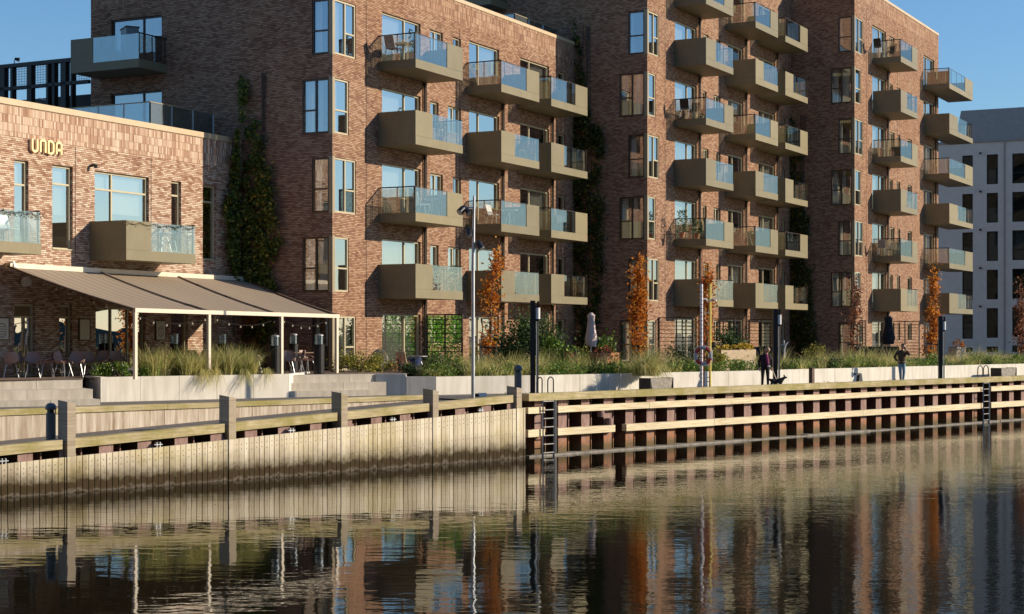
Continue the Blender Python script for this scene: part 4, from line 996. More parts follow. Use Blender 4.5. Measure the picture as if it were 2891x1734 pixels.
# ------------------------------------------------------------------ terrace furniture
def shell_chair(loc, yaw, label, group='pink brown shell chairs on the restaurant terrace'):
    t = thing('shell_chair', label, 'chair', loc, group); x0, y0, z0 = loc; a = rad(yaw)
    def T(x, y, z): return (x0+x*math.cos(a)-y*math.sin(a), y0+x*math.sin(a)+y*math.cos(a), z0+z)
    mb = MB(); n = 10
    rows = [(-.22, .46, .21), (-.02, .435, .235), (.16, .45, .235), (.22, .55, .235), (.27, .70, .215), (.29, .82, .16)]
    for th in (0, .018):
        g = [[T((i/n*2-1)*wd, y+th-.05*abs(i/n*2-1)**2*(z > .5), z+(.09*abs(i/n*2-1)**3 if z < .5 else 0)) for i in range(n+1)] for y, z, wd in rows]
        for r in range(len(g)-1):
            for i in range(n): mb.poly([g[r][i], g[r][i+1], g[r+1][i+1], g[r+1][i]])
    mb.build('seat_shell', M['chair'], t, smooth=True)
    for sx in (-1, 1):
        for sy in (-1, 1):
            mb = MB(); mb.tube([T(sx*.14, sy*.12, .44), T(sx*.23, sy*.22, 0)], .014, 6); mb.build('leg', M['galv'], t)
        mb = MB(); mb.tube([T(sx*.235, -.2, .45), T(sx*.255, .0, .60), T(sx*.235, .2, .64)], .022, 6); mb.build('armrest', M['chair'], t)
    return t
def cafe_table(loc, label, w=.75):
    t = thing('cafe_table', label, 'table', loc, 'small tables on the restaurant terrace')
    mb = MB(); mb.wbox((loc[0],loc[1],loc[2]+.71), w, w, .035, 27); mb.build('tabletop', M['tabletop'], t)
    mb = MB(); mb.tube([(loc[0],loc[1],loc[2]+.03), (loc[0],loc[1],loc[2]+.71)], .03, 8); mb.build('pedestal', M['galv'], t)
    mb = MB(); mb.lathe(loc, [(.22,0),(.22,.02),(.04,.04)], 12); mb.build('table_base', M['darksteel'], t)
CH = [(45, 53.2, 20, 'shell chair with its back to the water at the far left of the terrace'), (92, 52.6, 15, 'shell chair seen from behind, left of the nearest small table'), (131, 53.0, -65, 'shell chair side on, facing left beside the nearest table leg'), (178, 52.8, 70, 'shell chair side on, right of the nearest small table'),
      (215, 53.2, 10, 'shell chair seen from behind, left of the low green shrub'), (250, 54.0, 30, 'shell chair half hidden behind the green shrub'), (285, 54.6, -10, 'shell chair showing only its back above the green shrub'), (330, 55.0, 25, 'shell chair peeking over the grass left of the first awning post'),
      (430, 55.8, 0, 'shell chair peeking over the grass beside the thin wooden stake'), (20, 54.4, 100, 'shell chair in shade against the left edge of the picture'), (160, 55.0, 185, 'shell chair behind the nearest table facing the water'), (812, 57.4, 10, 'shell chair seen from behind, right of the third awning post'), (838, 57.9, -70, 'shell chair side on between the third awning post and a black bin'), (868, 58.3, 60, 'shell chair in shade beside the right-hand black bin')]
for px, Y, yw, lab in CH: shell_chair(at(px, Y, TER), yw, lab)
for px, Y, yw in ((80, 55.6, 30), (120, 56.0, 170), (205, 56.4, 20), (262, 57.0, 150), (305, 56.6, 40), (395, 57.4, 20), (540, 58.2, 10), (590, 58.8, 170), (660, 58.4, 30), (715, 58.9, 160), (800, 59.3, 40), (30, 52.4, 200)): shell_chair(at(px, Y, TER), yw, 'shell chair in the shade under the awning' if Y > 53 else 'shell chair at the left edge of the picture facing the water', 'shell chairs in the shade under the awning' if Y > 53 else 'pink brown shell chairs on the restaurant terrace')
for px, Y, lab in ((147, 53.5, 'small table nearest the steps with a white leg'), (65, 54.2, 'small table in shade at the far left of the terrace'), (238, 55.2, 'small table behind the shell chairs by the green shrub'), (352, 56.2, 'small table behind the grass by the first awning post'), (850, 58.6, 'small table between the third and last awning posts')): cafe_table(at(px, Y, TER), lab)
def bin_(loc, label, r=.16, h=.95, lantern=True):
    t = thing('cylinder_heater', label, 'heater', loc, 'dark cylinders with lanterns on the terrace')
    mb = MB(); mb.lathe(loc, [(r,0),(r,h-.02),(r*.96,h)], 18); mb.build('cylinder', M['rail_grey'] if False else M['darksteel'], t)
    mb = MB(); mb.lathe((loc[0],loc[1],loc[2]+h), [(r*1.12,0),(r*1.12,.03),(r*.9,.05)], 18); mb.build('rim', M['darksteel'], t)
    if lantern:
        mb = MB(); mb.lathe((loc[0],loc[1],loc[2]+h+.05), [(r*.8,0),(r*.8,.30)], 14); mb.build('glass_jar', M['bglass2'], t)
        mb = MB(); mb.lathe((loc[0],loc[1],loc[2]+h+.35), [(r*.85,0),(r*.85,.04),(r*.3,.07)], 14); mb.build('jar_lid', M['galv'], t)
bin_(at(776, 55.8, TER), 'dark cylinder with a glass lantern left of the third awning post', .17, .95)
bin_(at(900, 57.6, TER), 'dark cylinder with a lantern left of the last awning post', .19, .98)
bin_(at(628, 58.6, TER), 'tall dark cylinder with a lantern behind the grass, right of the second awning post', .17, 1.0)
bin_(at(493, 58.2, TER), 'tall dark cylinder with a lantern before the dark restaurant door', .17, 1.0)
bin_(at(828, 59.6, TER), 'dark cylinder with a lantern deep in the shade behind the terrace chairs', .17, 1.0)
t = thing('wooden_stake', 'thin orange wooden stake standing in the straw grass', 'stake', at(458, 55.2, TER)); p = at(458, 55.2); mb = MB(); mb.wbox((p[0],p[1],TER-.1), .05, .05, 1.12); mb.build('stake_body', M['stake'], t)

# trellis screens stand square to the facades
def trellis(f, pxa, pxb, label, green=False, zt=4.85, zb=2.5, extra=0):
    s = f.S(pxa); d1 = f.D(pxb, s); t = thing('trellis_screen', label, 'trellis', f.P(s, d1/2, zb), 'dark steel trellis screens between the gardens')
    G = Fr(f.P(s, 0, 0)[:2], f.n, (-f.u[0], -f.u[1])); W = d1
    mb = MB()
    for x in (.05, W*.52, W-.03): mb.box(G, x-.03, x+.03, -.03, .03, zb, zt)
    mb.box(G, .02, W, -.025, .025, zt, zt+.05); mb.build('post_frame', M['rail'], t)
    mb = MB(); n = 12
    for k in range(n): z = zb+.1+(zt-zb-.1)*k/n; mb.bar(G.P(.02, .02, z), G.P(W, .02, z), .034)
    mb.build('bars', M['rail'], t)
    if green:
        mb = MB(); rn = R_(5, 9)
        for k in range(2600): mb.leaf(G.P(rn.uniform(.05, W-.05), rn.uniform(-.07, .0), rn.uniform(zb+.1, zt-.02)), .085, rn, flat=(G.n[0], G.n[1], .2))
        mb.build('leaf_panel', M['fake'], t, uv=False)
trellis(B1, 1203, 1306, 'trellis screen filled with bright green leaves beside the garden door', True)
trellis(B2, 1858, 1957, 'open trellis screen beside the tall orange columnar tree')
trellis(B2, 2006, 2075, 'open trellis screen behind the bush right of the yellow pole')
trellis(B2, 2113, 2183, 'open trellis screen left of the middle lamp post')
trellis(B3, 2510, 2596, 'open trellis screen behind the person in jeans')
trellis(B3, 2425, 2444, 'narrow open trellis screen right of the thin russet tree')
def parasol(loc, ztop, label, mat, r=.14):
    t = thing('closed_parasol', label, 'parasol', loc); mb = MB(); mb.tube([(loc[0],loc[1],loc[2]), (loc[0],loc[1],ztop)], .025, 8); mb.build('pole', M['galv'], t)
    mb = MB(); h = ztop-loc[2]; n = 14; i0 = len(mb.v); prof = [(r*.9, .42), (r*1.15, .55), (r*.8, .72), (r*.62, .88), (r*.75, .95), (r*.25, 1.0)]
    for q, z in prof:
        for j in range(n): a = 2*math.pi*j/n; rr_ = q*(1+.22*math.cos(j*math.pi)); mb.v.append((loc[0]+rr_*math.cos(a), loc[1]+rr_*math.sin(a), loc[2]+h*z))
    for k in range(len(prof)-1):
        for j in range(n): mb.f.append((i0+k*n+j, i0+k*n+(j+1)%n, i0+(k+1)*n+(j+1)%n, i0+(k+1)*n+j)); mb.m.append(0)
    mb.build('folded_canopy', M[mat], t, smooth=True)
    mb = MB(); mb.lathe(loc, [(.25,0),(.25,.06),(.05,.1)], 12); mb.build('parasol_base', M['granite'], t)
p = at(1668, 70, GAR); parasol((p[0], p[1], GAR), zat(883, 70), 'closed pale parasol before the dark creeper', 'canvas', .20)
p = at(2508, 84, GAR); parasol((p[0], p[1], GAR), zat(892, 84), 'closed black parasol beside the far trellis', 'blackfab', .25)

# garden items before the middle block
def pot(loc, w, h, label, mat, fol=None, fh=.5, fr_=.4, n=300, ls=.1, yaw=30, seed=1):
    t = thing('plant_box', label, 'planter box', loc); mb = MB(); mb.wbox(loc, w, w*.6, h, yaw); mb.build('box_body', M[mat], t)
    mb = MB(); mb.wbox((loc[0],loc[1],loc[2]+h), w*.94, w*.54, .02, yaw); mb.build('box_soil', M['soil'], t)
    if fol:
        mb = MB(); rn = R_(seed, 77)
        for k in range(n):
            a, q = rn.uniform(0, 6.283), rn.random()**.6; mb.leaf((loc[0]+math.cos(a)*q*fr_, loc[1]+math.sin(a)*q*fr_*.8, loc[2]+h+rn.random()**.8*fh*(1.1-q*.5)), ls, rn)
        mb.build('foliage', M[fol], t, uv=False)
pot(at(1706, 66.5, GAR), 1.05, .82, 'large rusty plant box with red and green plants', 'terra', 'redleaf', .32, .42, 130, .09, 40, 3)
pot(at(1614, 66, GAR), .55, .85, 'narrow rusty plant box under the light green bush', 'terra', 'shrub', .2, .3, 60, .1, 40, 4)
pot(at(2045, 71.5, GAR), 1.2, .88, 'pale stone plant box left of the yellow flowers', 'stonep', 'yellowleaf', .25, .5, 80, .1, 40, 5)
pot(at(2096, 72.5, GAR), 1.05, .9, 'pale stone plant box with yellow leaves', 'stonep', 'yellowleaf', .30, .5, 240, .12, 40, 6)
pot(at(2702, 92, GAR), .9, .85, 'stone plant box behind the far lamp post', 'stonep', 'autumn', .5, .3, 80, .1, 40, 7)
def garden_chair(loc, yaw, label, mat='white'):
    t = thing('garden_chair', label, 'chair', loc); x0, y0, z0 = loc; a = rad(yaw)
    def T(x, y, z): return (x0+x*math.cos(a)-y*math.sin(a), y0+x*math.sin(a)+y*math.cos(a), z0+z)
    mb = MB(); mb.bar(T(0,-.22,.44), T(0,.2,.42), .46, .03); mb.build('seat', M[mat], t)
    mb = MB(); mb.bar(T(0,.2,.44), T(0,.34,.9), .44, .03); mb.build('backrest', M[mat], t)
    for sx in (-1, 1):
        for y0_, y1_ in ((-.2,-.26), (.18,.3)): mb = MB(); mb.tube([T(sx*.21,y0_,.43), T(sx*.22,y1_,0)], .016, 6); mb.build('leg', M[mat], t)
    return t
def garden_table(loc, label, r=.35, mat='white'):
    t = thing('garden_table', label, 'table', loc); mb = MB(); mb.lathe((loc[0],loc[1],loc[2]+.7), [(r,0),(r,.03)], 18); mb.build('tabletop', M[mat], t)
    for k in range(3):
        a = k*2.094+.4; mb = MB(); mb.tube([(loc[0]+.08*math.cos(a),loc[1]+.08*math.sin(a),loc[2]+.7), (loc[0]+r*.85*math.cos(a),loc[1]+r*.85*math.sin(a),loc[2])], .015, 6); mb.build('leg', M[mat], t)
p = at(1143, 63, GAR); garden_chair((p[0],p[1],GAR), 150, 'white garden chair with a cushion near the blue tub', 'stonep')
p = at(1068, 63.5, GAR)
t = thing('wicker_chair', 'grey round-backed wicker chair against the brick near the corner window', 'chair', (p[0],p[1],GAR)); mb = MB(); mb.wbox((p[0],p[1],GAR+.38), .7, .6, .1, 20); mb.build('seat', M['granite'], t); mb = MB()
for i in range(10):
    a0, a1 = math.pi*i/10, math.pi*(i+1)/10; f_ = lambda a, z, k: (p[0]+.38*math.cos(a), p[1]+.3+.12*math.sin(a)*k, z)
    mb.hexa([(p[0]+.36*math.cos(a0),p[1]+.25,GAR+.45),(p[0]+.36*math.cos(a1),p[1]+.25,GAR+.45),(p[0]+.36*math.cos(a1),p[1]+.31,GAR+.45),(p[0]+.36*math.cos(a0),p[1]+.31,GAR+.45)]+[(p[0]+.36*math.cos(a),p[1]+.32+dy,GAR+.5+.5*math.sin(a)) for a, dy in ((a0,0),(a1,0),(a1,.06),(a0,.06))])
mb.build('backrest', M['granite'], t)
for dx in (-.28, .28):
    for dy in (-.22, .22): mb = MB(); mb.wbox((p[0]+dx,p[1]+dy,GAR), .05, .05, .38); mb.build('leg', M['wood'], t)
for px, Y, r, h, lab in ((1170, 62, .26, .62, 'blue plastic tub behind the low shrubs'), (1139, 61.5, .2, .36, 'small blue tub left of the larger blue tub')):
    p = at(px, Y, GAR); t = thing('plastic_tub', lab, 'tub', (p[0],p[1],GAR)); mb = MB(); mb.lathe((p[0],p[1],GAR), [(r*.8,0),(r,h),(r*1.06,h+.01),(r*1.06,h+.04),(r*.95,h+.04),(r*.75,.1)], 18); mb.build('tub_body', M['blue'], t)
    mb = MB(); mb.tube([(p[0]-r,p[1],GAR+h), (p[0]-r*.7,p[1]-.1,GAR+h+.1), (p[0]+r*.7,p[1]-.1,GAR+h+.1), (p[0]+r,p[1],GAR+h)], .012, 5); mb.build('handle', M['blue'], t)
p = at(1178, 63.5, GAR); garden_table((p[0],p[1],GAR), 'thin garden table against the brick beside the green trellis', .4, 'galv')
p = at(2135, 79, GAR); t = thing('covered_lounger', 'lounger under a black cover behind the middle lamp post', 'lounger', (p[0],p[1],GAR)); mb = MB()
prof = [(-1.5,.2),(-1.2,.62),(-.9,.55),(-.4,.9),(.3,1.0),(1.0,.95),(1.4,.55),(1.5,.2)]
for (x0, z0), (x1, z1) in zip(prof, prof[1:]): mb.hexa([B2.P(B2.S(2150)+1+x0*.0, 1.3+x0, GAR) if False else (p[0]+x0,p[1]-.4,GAR),(p[0]+x1,p[1]-.4,GAR),(p[0]+x1,p[1]+.4,GAR),(p[0]+x0,p[1]+.4,GAR),(p[0]+x0,p[1]-.3,GAR+z0),(p[0]+x1,p[1]-.3,GAR+z1),(p[0]+x1,p[1]+.3,GAR+z1),(p[0]+x0,p[1]+.3,GAR+z0)])
mb.build('cover', M['blackfab'], t)
p = at(2478, 83, GAR); t = thing('garden_sofa', 'black garden sofa behind the grass left of the black parasol', 'sofa', (p[0],p[1],GAR)); mb = MB(); mb.wbox((p[0],p[1],GAR+.1), 2.3, .8, .35, 0); mb.build('seat', M['blackfab'], t); mb = MB(); mb.wbox((p[0],p[1]+.35,GAR+.45), 2.3, .14, .5, 0); mb.build('backrest', M['blackfab'], t)
for dx in (-1.1, 1.1): mb = MB(); mb.wbox((p[0]+dx,p[1]-.05,GAR+.45), .12, .66, .25); mb.build('armrest', M['blackfab'], t); mb = MB(); mb.wbox((p[0]+dx,p[1],GAR), .08, .7, .1); mb.build('leg', M['wood'], t)
p = at(2214, 77, GAR); t = thing('white_branch', 'bare white forked stick right of the middle lamp post', 'branch', (p[0],p[1],GAR)); mb = MB(); k = 77/F
mb.tube([(p[0],p[1],zat(995,77)-.6), (p[0],p[1],zat(985,77)), (p[0]+4*k,p[1],zat(973,77)), (p[0]+11*k,p[1],zat(966,77))], [.035,.03,.03,.02], 6); mb.tube([(p[0]-9*k,p[1],zat(974,77)), (p[0]+4*k,p[1],zat(973,77))], .022, 6); mb.tube([(p[0]-1*k,p[1],zat(974,77)), (p[0]-1*k,p[1],zat(961,77))], .025, 6); mb.build('stick', M['white'], t)

# furniture and plants on the balconies
def bal_pos(f, px, k, d): 
    s = f.S(px, d); return f.P(s, d, 2.7+3*k+.125)
garden_chair(bal_pos(B1, 1395, 2, .95), 60, 'white framed chair on the second floor balcony behind the spotlight mast')
garden_table(bal_pos(B1, 1440, 2, 1.1), 'white round table on the second floor balcony behind the spotlight mast')
garden_chair(bal_pos(B1, 1468, 3, 1.1), -50, 'folding wooden chair behind glass on the third floor middle balcony', 'stake')
garden_chair(bal_pos(B1, 1192, 2, 1.1), 120, 'white chair behind glass on the second floor balcony nearest the corner windows'); garden_table(bal_pos(B1, 1222, 2, 1.0), 'table behind glass on the second floor balcony nearest the corner windows')
garden_chair(bal_pos(B1, 1110, 4, .8), 150, 'grey chair on the top balcony nearest the corner windows', 'granite'); garden_table(bal_pos(B1, 1142, 4, .9), 'pale low table on the top balcony nearest the corner windows', .4, 'stonep')
garden_chair(bal_pos(B1, 1590, 2, .9), 30, 'dark chair behind glass on the second floor balcony furthest from the mast', 'black')
garden_table(bal_pos(B2, 2110, 2, .9), 'crossed-leg dark table on the second floor middle balcony of the tallest block', .4, 'galv')
garden_chair(bal_pos(B3, 2480, 6, .7), 150, 'dark armchair on the top balcony under the sloping roofline', 'black'); garden_chair(bal_pos(B3, 2515, 6, .9), 200, 'second dark armchair on the top balcony under the sloping roofline', 'black')
garden_chair(bal_pos(B2, 1935, 4, .8), 160, 'dark chair on the fourth floor open balcony of the tallest block', 'black'); garden_chair(bal_pos(B3, 2490, 2, .8), 160, 'pale chair on the second floor open balcony of the far brick block', 'granite')
for px, lab in ((444, 'pale bar chair behind the glass of the restaurant balcony, left one'), (478, 'pale bar chair behind the glass of the restaurant balcony, right one')):
    s = RF.S(px, 1.0); garden_chair(RF.P(s, 1.0, zfR+.125), 100, lab)
s = RF.S(462, .9); garden_table(RF.P(s, .9, zfR+.125), 'high table behind the glass of the restaurant balcony', .35, 'galv')
s = RF.S(26, .9); garden_chair(RF.P(s, .9, zfR+.125), 60, 'pale chair behind the glass of the balcony at the left edge')
p = L1.P(L1.S(366, 1.0), 1.0, 14.82); t = thing('storage_cabinet', 'dark cabinet standing on the gable balcony above the restaurant roof', 'cabinet', p); mb = MB(); mb.wbox(p, .9, .5, 1.35, -63); mb.build('cabinet_body', M['rail_grey'], t); mb = MB(); mb.wbox((p[0],p[1],p[2]+1.35), .96, .56, .04, -63); mb.build('lid', M['darksteel'], t)
p = B3.P(B3.S(2640, .8), .8, 20.83); t = thing('privacy_screen', 'brown woven screen along the top overhanging balcony', 'screen', p); G = Fr(B3.P(B3.S(2680, 1.6)+.12, 0, 0)[:2], B3.n, (-B3.u[0], -B3.u[1])); mb = MB(); mb.box(G, .1, 1.55, -.06, -.04, 20.85, 21.75); mb.build('woven_panel', M['wood'], t); mb = MB(); mb.box(G, .06, .1, -.07, -.03, 20.83, 21.8); mb.box(G, 1.55, 1.59, -.07, -.03, 20.83, 21.8); mb.build('side_post', M['stake'], t)
def potplant(loc, label, mat='shrub', h=.8, r=.3, n=160, seed=2):
    t = thing('potted_plant', label, 'plant', loc); mb = MB(); mb.lathe(loc, [(.11,0),(.16,.26),(.17,.28),(.14,.28)], 12); mb.build('pot', M['terra'], t); mb = MB(); rn = R_(seed, 33)
    for k in range(n):
        a, q, z = rn.uniform(0,6.283), rn.random()**.5, rn.random(); mb.leaf((loc[0]+r*q*math.cos(a)*(1-z*.4), loc[1]+r*q*math.sin(a)*(1-z*.4), loc[2]+.28+z*h), .10, rn)
    mb.build('foliage', M[mat], t, uv=False)
potplant(bal_pos(B2, 1925, 2, .8), 'bushy potted plant on the second floor open balcony of the tallest block', 'shrubd', 1.1, .4, 260, 1); potplant(bal_pos(B2, 1968, 2, 1.2), 'lower potted plant beside the bushy one on the tallest block', 'shrubd', .7, .4, 200, 2)
potplant(bal_pos(B1, 1236, 1, 1.3), 'leafy potted plant behind glass on the lowest balcony left of the mast', 'shrubd', .75, .3, 150, 3); potplant(bal_pos(B1, 1278, 1, 1.3), 'second leafy plant behind glass on the lowest balcony left of the mast', 'shrubd', .8, .28, 140, 4)
potplant(bal_pos(B1, 1245, 3, 1.2), 'pale flowering plant behind glass on the third floor balcony near the corner', 'shruby', .6, .3, 120, 5); potplant(bal_pos(B1, 1130, 3, .7), 'small plant showing above a solid third floor balcony', 'shruby', .95, .22, 80, 6)
potplant(bal_pos(B2, 2225, 4, .8), 'straw coloured plant on the right-hand fourth floor balcony of the tallest block', 'shruby', 1.0, .3, 140, 7); potplant(bal_pos(B2, 2225, 3, .6), 'small plant above the right-hand third floor balcony of the tallest block', 'shruby', 1.0, .25, 90, 8)
potplant(bal_pos(B1, 1160, 4, 1.4), 'climbing plant at the glass corner of the top balcony near the corner windows', 'shrubd', .9, .15, 60, 9); potplant(bal_pos(B2, 2140, 5, .6), 'slim dark cypress above a solid fifth floor balcony', 'shrubd', 1.2, .12, 90, 10)

for a, b, lab in ((356, 552, 'garland of small dark leaves along the rail of the restaurant balcony'), (-20, 114, 'garland of small dark leaves along the rail of the balcony at the left edge')):
    s0, s1 = RF.S(a, 1.64), RF.S(b, 1.64); zt = zfR+1.12; t = thing('garland', lab, 'garland', RF.P(s0, 1.64, zt)); mb = MB(); pts = []; rn = R_(int(b), 4); n = 26
    for i in range(n+1): q = i/n; pts.append(RF.P(s0+(s1-s0)*q, 1.64, zt-.03-.10*abs(math.sin(q*math.pi*5))))
    mb.tube(pts, .010, 5); mb.build('cord', M['black'], t); mb = MB()
    for i in range(90):
        q = pts[rn.randrange(n+1)]; mb.leaf((q[0]+rn.uniform(-.12,.12), q[1]+rn.uniform(-.1,.1), q[2]+rn.uniform(-.14,.05)), .07, rn)
    mb.build('foliage', M['ivyd'], t, uv=False)
# ------------------------------------------------------------------ plants
def column_tree(px, Y, ytop, ybot, wpx, label, mat='autumn', n=1500, ls=.13, lean=0, gaps=.25, seed=1, zg=GAR):
    k = Y/F; p = at(px, Y, zg); t = thing('columnar_tree', label, 'tree', p, 'columnar autumn trees along the quay')
    zt, zb = zat(ytop, Y), zat(ybot, Y); rn = R_(seed, 55); w = wpx*k/2; ln = lean*k
    axis = lambda q: (p[0]+ln*(q-.0)+.05*math.sin(q*7+seed), p[1]+.05*math.cos(q*5))
    mb = MB(); pts = [(p[0]-.0, p[1], zg-.1)]+[(*axis(q), zb+(zt-zb)*q) for q in (.0, .25, .5, .75, .93)]
    mb.tube(pts, [.065, .055, .05, .04, .025, .01], 7)
    for b in range(26):
        q = rn.uniform(.02, .85); a = rn.uniform(0, 6.283); x, y = axis(q); z = zb+(zt-zb)*q; L = w*rn.uniform(.6, 1.0)
        mb.tube([(x,y,z), (x+L*.6*math.cos(a), y+L*.6*math.sin(a), z+L*.9), (x+L*.8*math.cos(a), y+L*.8*math.sin(a), z+L*2.0)], [.016,.01,.004], 5)
    mb.build('trunk', M['bark'], t)
    mb = MB(); cl = []
    for b in range(int(34*(zt-zb)/3.4)):
        q = rn.random(); wd = w*(.55+.45*math.sin(min(1, q*1.15+.15)*math.pi))*rn.uniform(.55, 1.15); a = rn.uniform(0, 6.283); x, y = axis(q); cl.append((x+wd*.75*math.cos(a), y+wd*.75*math.sin(a), zb+(zt-zb)*q, .14+.22*rn.random()))
    for i in range(n):
        c = cl[int(rn.random()**1.1*len(cl))]; mb.leaf((rn.gauss(c[0], c[3]*.55), rn.gauss(c[1], c[3]*.55), rn.gauss(c[2], c[3]*.8)), ls, rn)
    mb.build('crown', M[mat], t, uv=False)
    # support stakes and tie
    for dx in (-.28, .3): mb = MB(); mb.wbox((p[0]+dx, p[1]-.15, zg), .07, .07, 1.25); mb.build('support_stake', M['stake'], t)
    mb = MB(); mb.bar((p[0]-.28,p[1]-.2,zg+1.1), (p[0]+.3,p[1]-.2,zg+1.05), .03, .06); mb.build('tie', M['black'], t)
column_tree(1378, 61, 716, 985, 50, 'sparse orange columnar tree just right of the spotlight mast', n=1100, lean=20, seed=1)
column_tree(1800, 66, 722, 1000, 40, 'densest orange columnar tree in front of the shaded gable', n=2300, lean=2, seed=2)
column_tree(1996, 70, 768, 985, 42, 'orange columnar tree behind the red and white pole', n=1200, lean=2, seed=3)
column_tree(2408, 78, 775, 1010, 30, 'thin russet columnar tree beside the far corner windows', 'autumn2', 800, .12, 6, seed=4)
column_tree(2628, 84, 768, 1010, 40, 'bright orange columnar tree at the far brick corner', n=1700, lean=10, seed=5)
column_tree(2885, 92, 803, 1000, 40, 'russet columnar tree cut by the right edge', 'autumn2', 1000, .13, 0, seed=6)

def ivy(label, pieces, mat, n, seed, ls=.16):
    f0 = pieces[0][0]; p0 = pieces[0][1][0]; t = thing('ivy', label, 'climbing plant', f0.P(f0.S(p0[0]), .1, TER)); rn = R_(seed, 91); mb = MB(); st = MB()
    for f, poly, share in pieces:
        def inside(x, y):
            c = False
            for (x0, y0), (x1, y1) in zip(poly, poly[1:]+poly[:1]):
                if (y0 > y) != (y1 > y) and x < (x1-x0)*(y-y0)/(y1-y0)+x0: c = not c
            return c
        xs = [p[0] for p in poly]; ys = [p[1] for p in poly]; k = 0; cl = []
        while len(cl) < 130*share:
            x, y = rn.uniform(min(xs), max(xs)), rn.uniform(min(ys), max(ys))
            if inside(x, y): cl.append((x, y, rn.uniform(.05, .38), rn.uniform(8, 22)))
        while k < n*share:
            c = rn.choice(cl); x, y = rn.gauss(c[0], c[3]*.55), rn.gauss(c[1], c[3]*.8)
            if inside(x, y) or rn.random() < .12:
                d = max(.03, rn.gauss(c[2], .07)); mb.leaf(f.P(f.S(x, d), d, f.Z(x, y, d)), ls, rn, flat=(f.n[0], f.n[1], .35)); k += 1
        for q in range(int(7*share)+1):
            x = rn.uniform(min(xs)*.6+max(xs)*.4, min(xs)*.4+max(xs)*.6); st.tube([f.P(f.S(x+rn.uniform(-8,8), .04), .04, f.Z(x, yy, .04)) for yy in (max(ys)+130, max(ys)-20, (min(ys)+max(ys))/2, min(ys)+25)], .018, 5)
    st.build('stem', M['bark'], t); mb.build('foliage', M[mat], t, uv=False)
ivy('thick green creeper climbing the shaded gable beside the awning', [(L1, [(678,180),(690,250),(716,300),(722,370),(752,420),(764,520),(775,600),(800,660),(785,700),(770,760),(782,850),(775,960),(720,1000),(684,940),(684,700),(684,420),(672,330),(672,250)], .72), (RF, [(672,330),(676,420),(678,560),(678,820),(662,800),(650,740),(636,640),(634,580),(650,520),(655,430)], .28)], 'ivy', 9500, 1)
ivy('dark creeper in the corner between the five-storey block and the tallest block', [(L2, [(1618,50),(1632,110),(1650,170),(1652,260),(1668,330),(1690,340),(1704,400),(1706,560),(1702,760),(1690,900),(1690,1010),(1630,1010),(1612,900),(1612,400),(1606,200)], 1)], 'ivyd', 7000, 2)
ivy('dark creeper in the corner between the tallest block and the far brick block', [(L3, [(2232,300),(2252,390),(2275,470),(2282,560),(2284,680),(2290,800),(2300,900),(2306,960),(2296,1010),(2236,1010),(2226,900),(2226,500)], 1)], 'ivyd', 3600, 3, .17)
# flecks of green at the top edge of the roof line between the blocks
def shrub(px, Y, label, w, h, mat='shrub', n=900, ls=.11, z0=GAR, seed=1, name='shrub', dep=.7, lumps=9):
    p = at(px, Y, z0); t = thing(name, label, 'shrub', p); rn = R_(seed, 19); mb = MB(); cl = []
    for i in range(lumps):
        a, q = rn.uniform(0, 6.283), rn.random()**.6; cl.append((p[0]+w/2*q*math.cos(a), p[1]+w/2*dep*q*math.sin(a), z0+h*(.25+.6*rn.random())*(1.05-q*.45), rn.uniform(.5, 1)))
    for i in range(n):
        c = rn.choice(cl); s = min(w, h)*.20*c[3]; mb.leaf((rn.gauss(c[0], s), rn.gauss(c[1], s), max(z0+.02, rn.gauss(c[2], s))), ls, rn)
    mb.build('foliage', M[mat], t, uv=False); mb = MB()
    for i in range(5):
        c = cl[i % len(cl)]; mb.tube([(p[0]+rn.uniform(-.1,.1), p[1], z0-.05), ((p[0]+c[0])/2, (p[1]+c[1])/2, z0+(c[2]-z0)*.6), c[:3]], [.03,.02,.008], 5)
    mb.build('stem', M['bark'], t)
shrub(330, 52.75, 'low bright green shrub at the left end of the white planter', 2.0, .55, n=2000, ls=.07, z0=2.66, seed=1, lumps=16)
shrub(1010, 60.3, 'olive green shrub right of the last awning post', 1.9, .9, 'shruby', 3000, .075, TER, 2, lumps=24)
shrub(1085, 61.0, 'low yellowing shrub between the olive shrub and the blue tub', 1.1, .75, 'shruby', 1000, .075, TER-.1, 3, lumps=14)
shrub(1215, 59.2, 'dark green shrub at the left end of the long white wall', 2.3, .75, 'shrubd', 2200, .08, GAR, 4, lumps=18)
shrub(1268, 59.6, 'lighter green shrub beside the dark one on the long white wall', 1.5, .8, 'shrub', 900, .07, GAR, 5)
shrub(1480, 68, 'big dark green bush behind the first lamp post', 2.9, 2.5, 'shrubd', 5200, .13, GAR, 6, 'bush', .8, 26)
shrub(1556, 67, 'leggy bush with pale leaves right of the first lamp post', 1.0, 2.2, 'shrub', 900, .11, GAR, 7, 'bush', .8, 14)
shrub(1608, 66.4, 'light green broad-leaved bush left of the rusty plant box', 1.5, 1.45, 'shrub', 1100, .15, GAR, 8, 'bush', .8, 12)
shrub(1655, 67, 'olive bush between the light green bush and the rusty plant box', 1.1, 1.1, 'shruby', 600, .13, GAR, 9, 'bush')
shrub(1718, 66.8, 'glossy green bush rising from behind the rusty plant box', 1.0, 1.75, 'shrub', 520, .16, GAR, 10, 'bush', .8, 10)
shrub(2052, 73, 'tall leafy bush behind the yellow pole', 1.5, 2.3, 'shrubd', 1500, .13, GAR, 11, 'bush', .8, 16)
shrub(1930, 70, 'dark rounded bush behind the lifebuoy', 1.6, 1.4, 'shrubd', 1100, .11, GAR, 12, 'bush', .8, 12)
shrub(2020, 68, 'yellow green bush right of the lifebuoy', .9, 1.1, 'shruby', 500, .11, GAR, 13, 'bush')
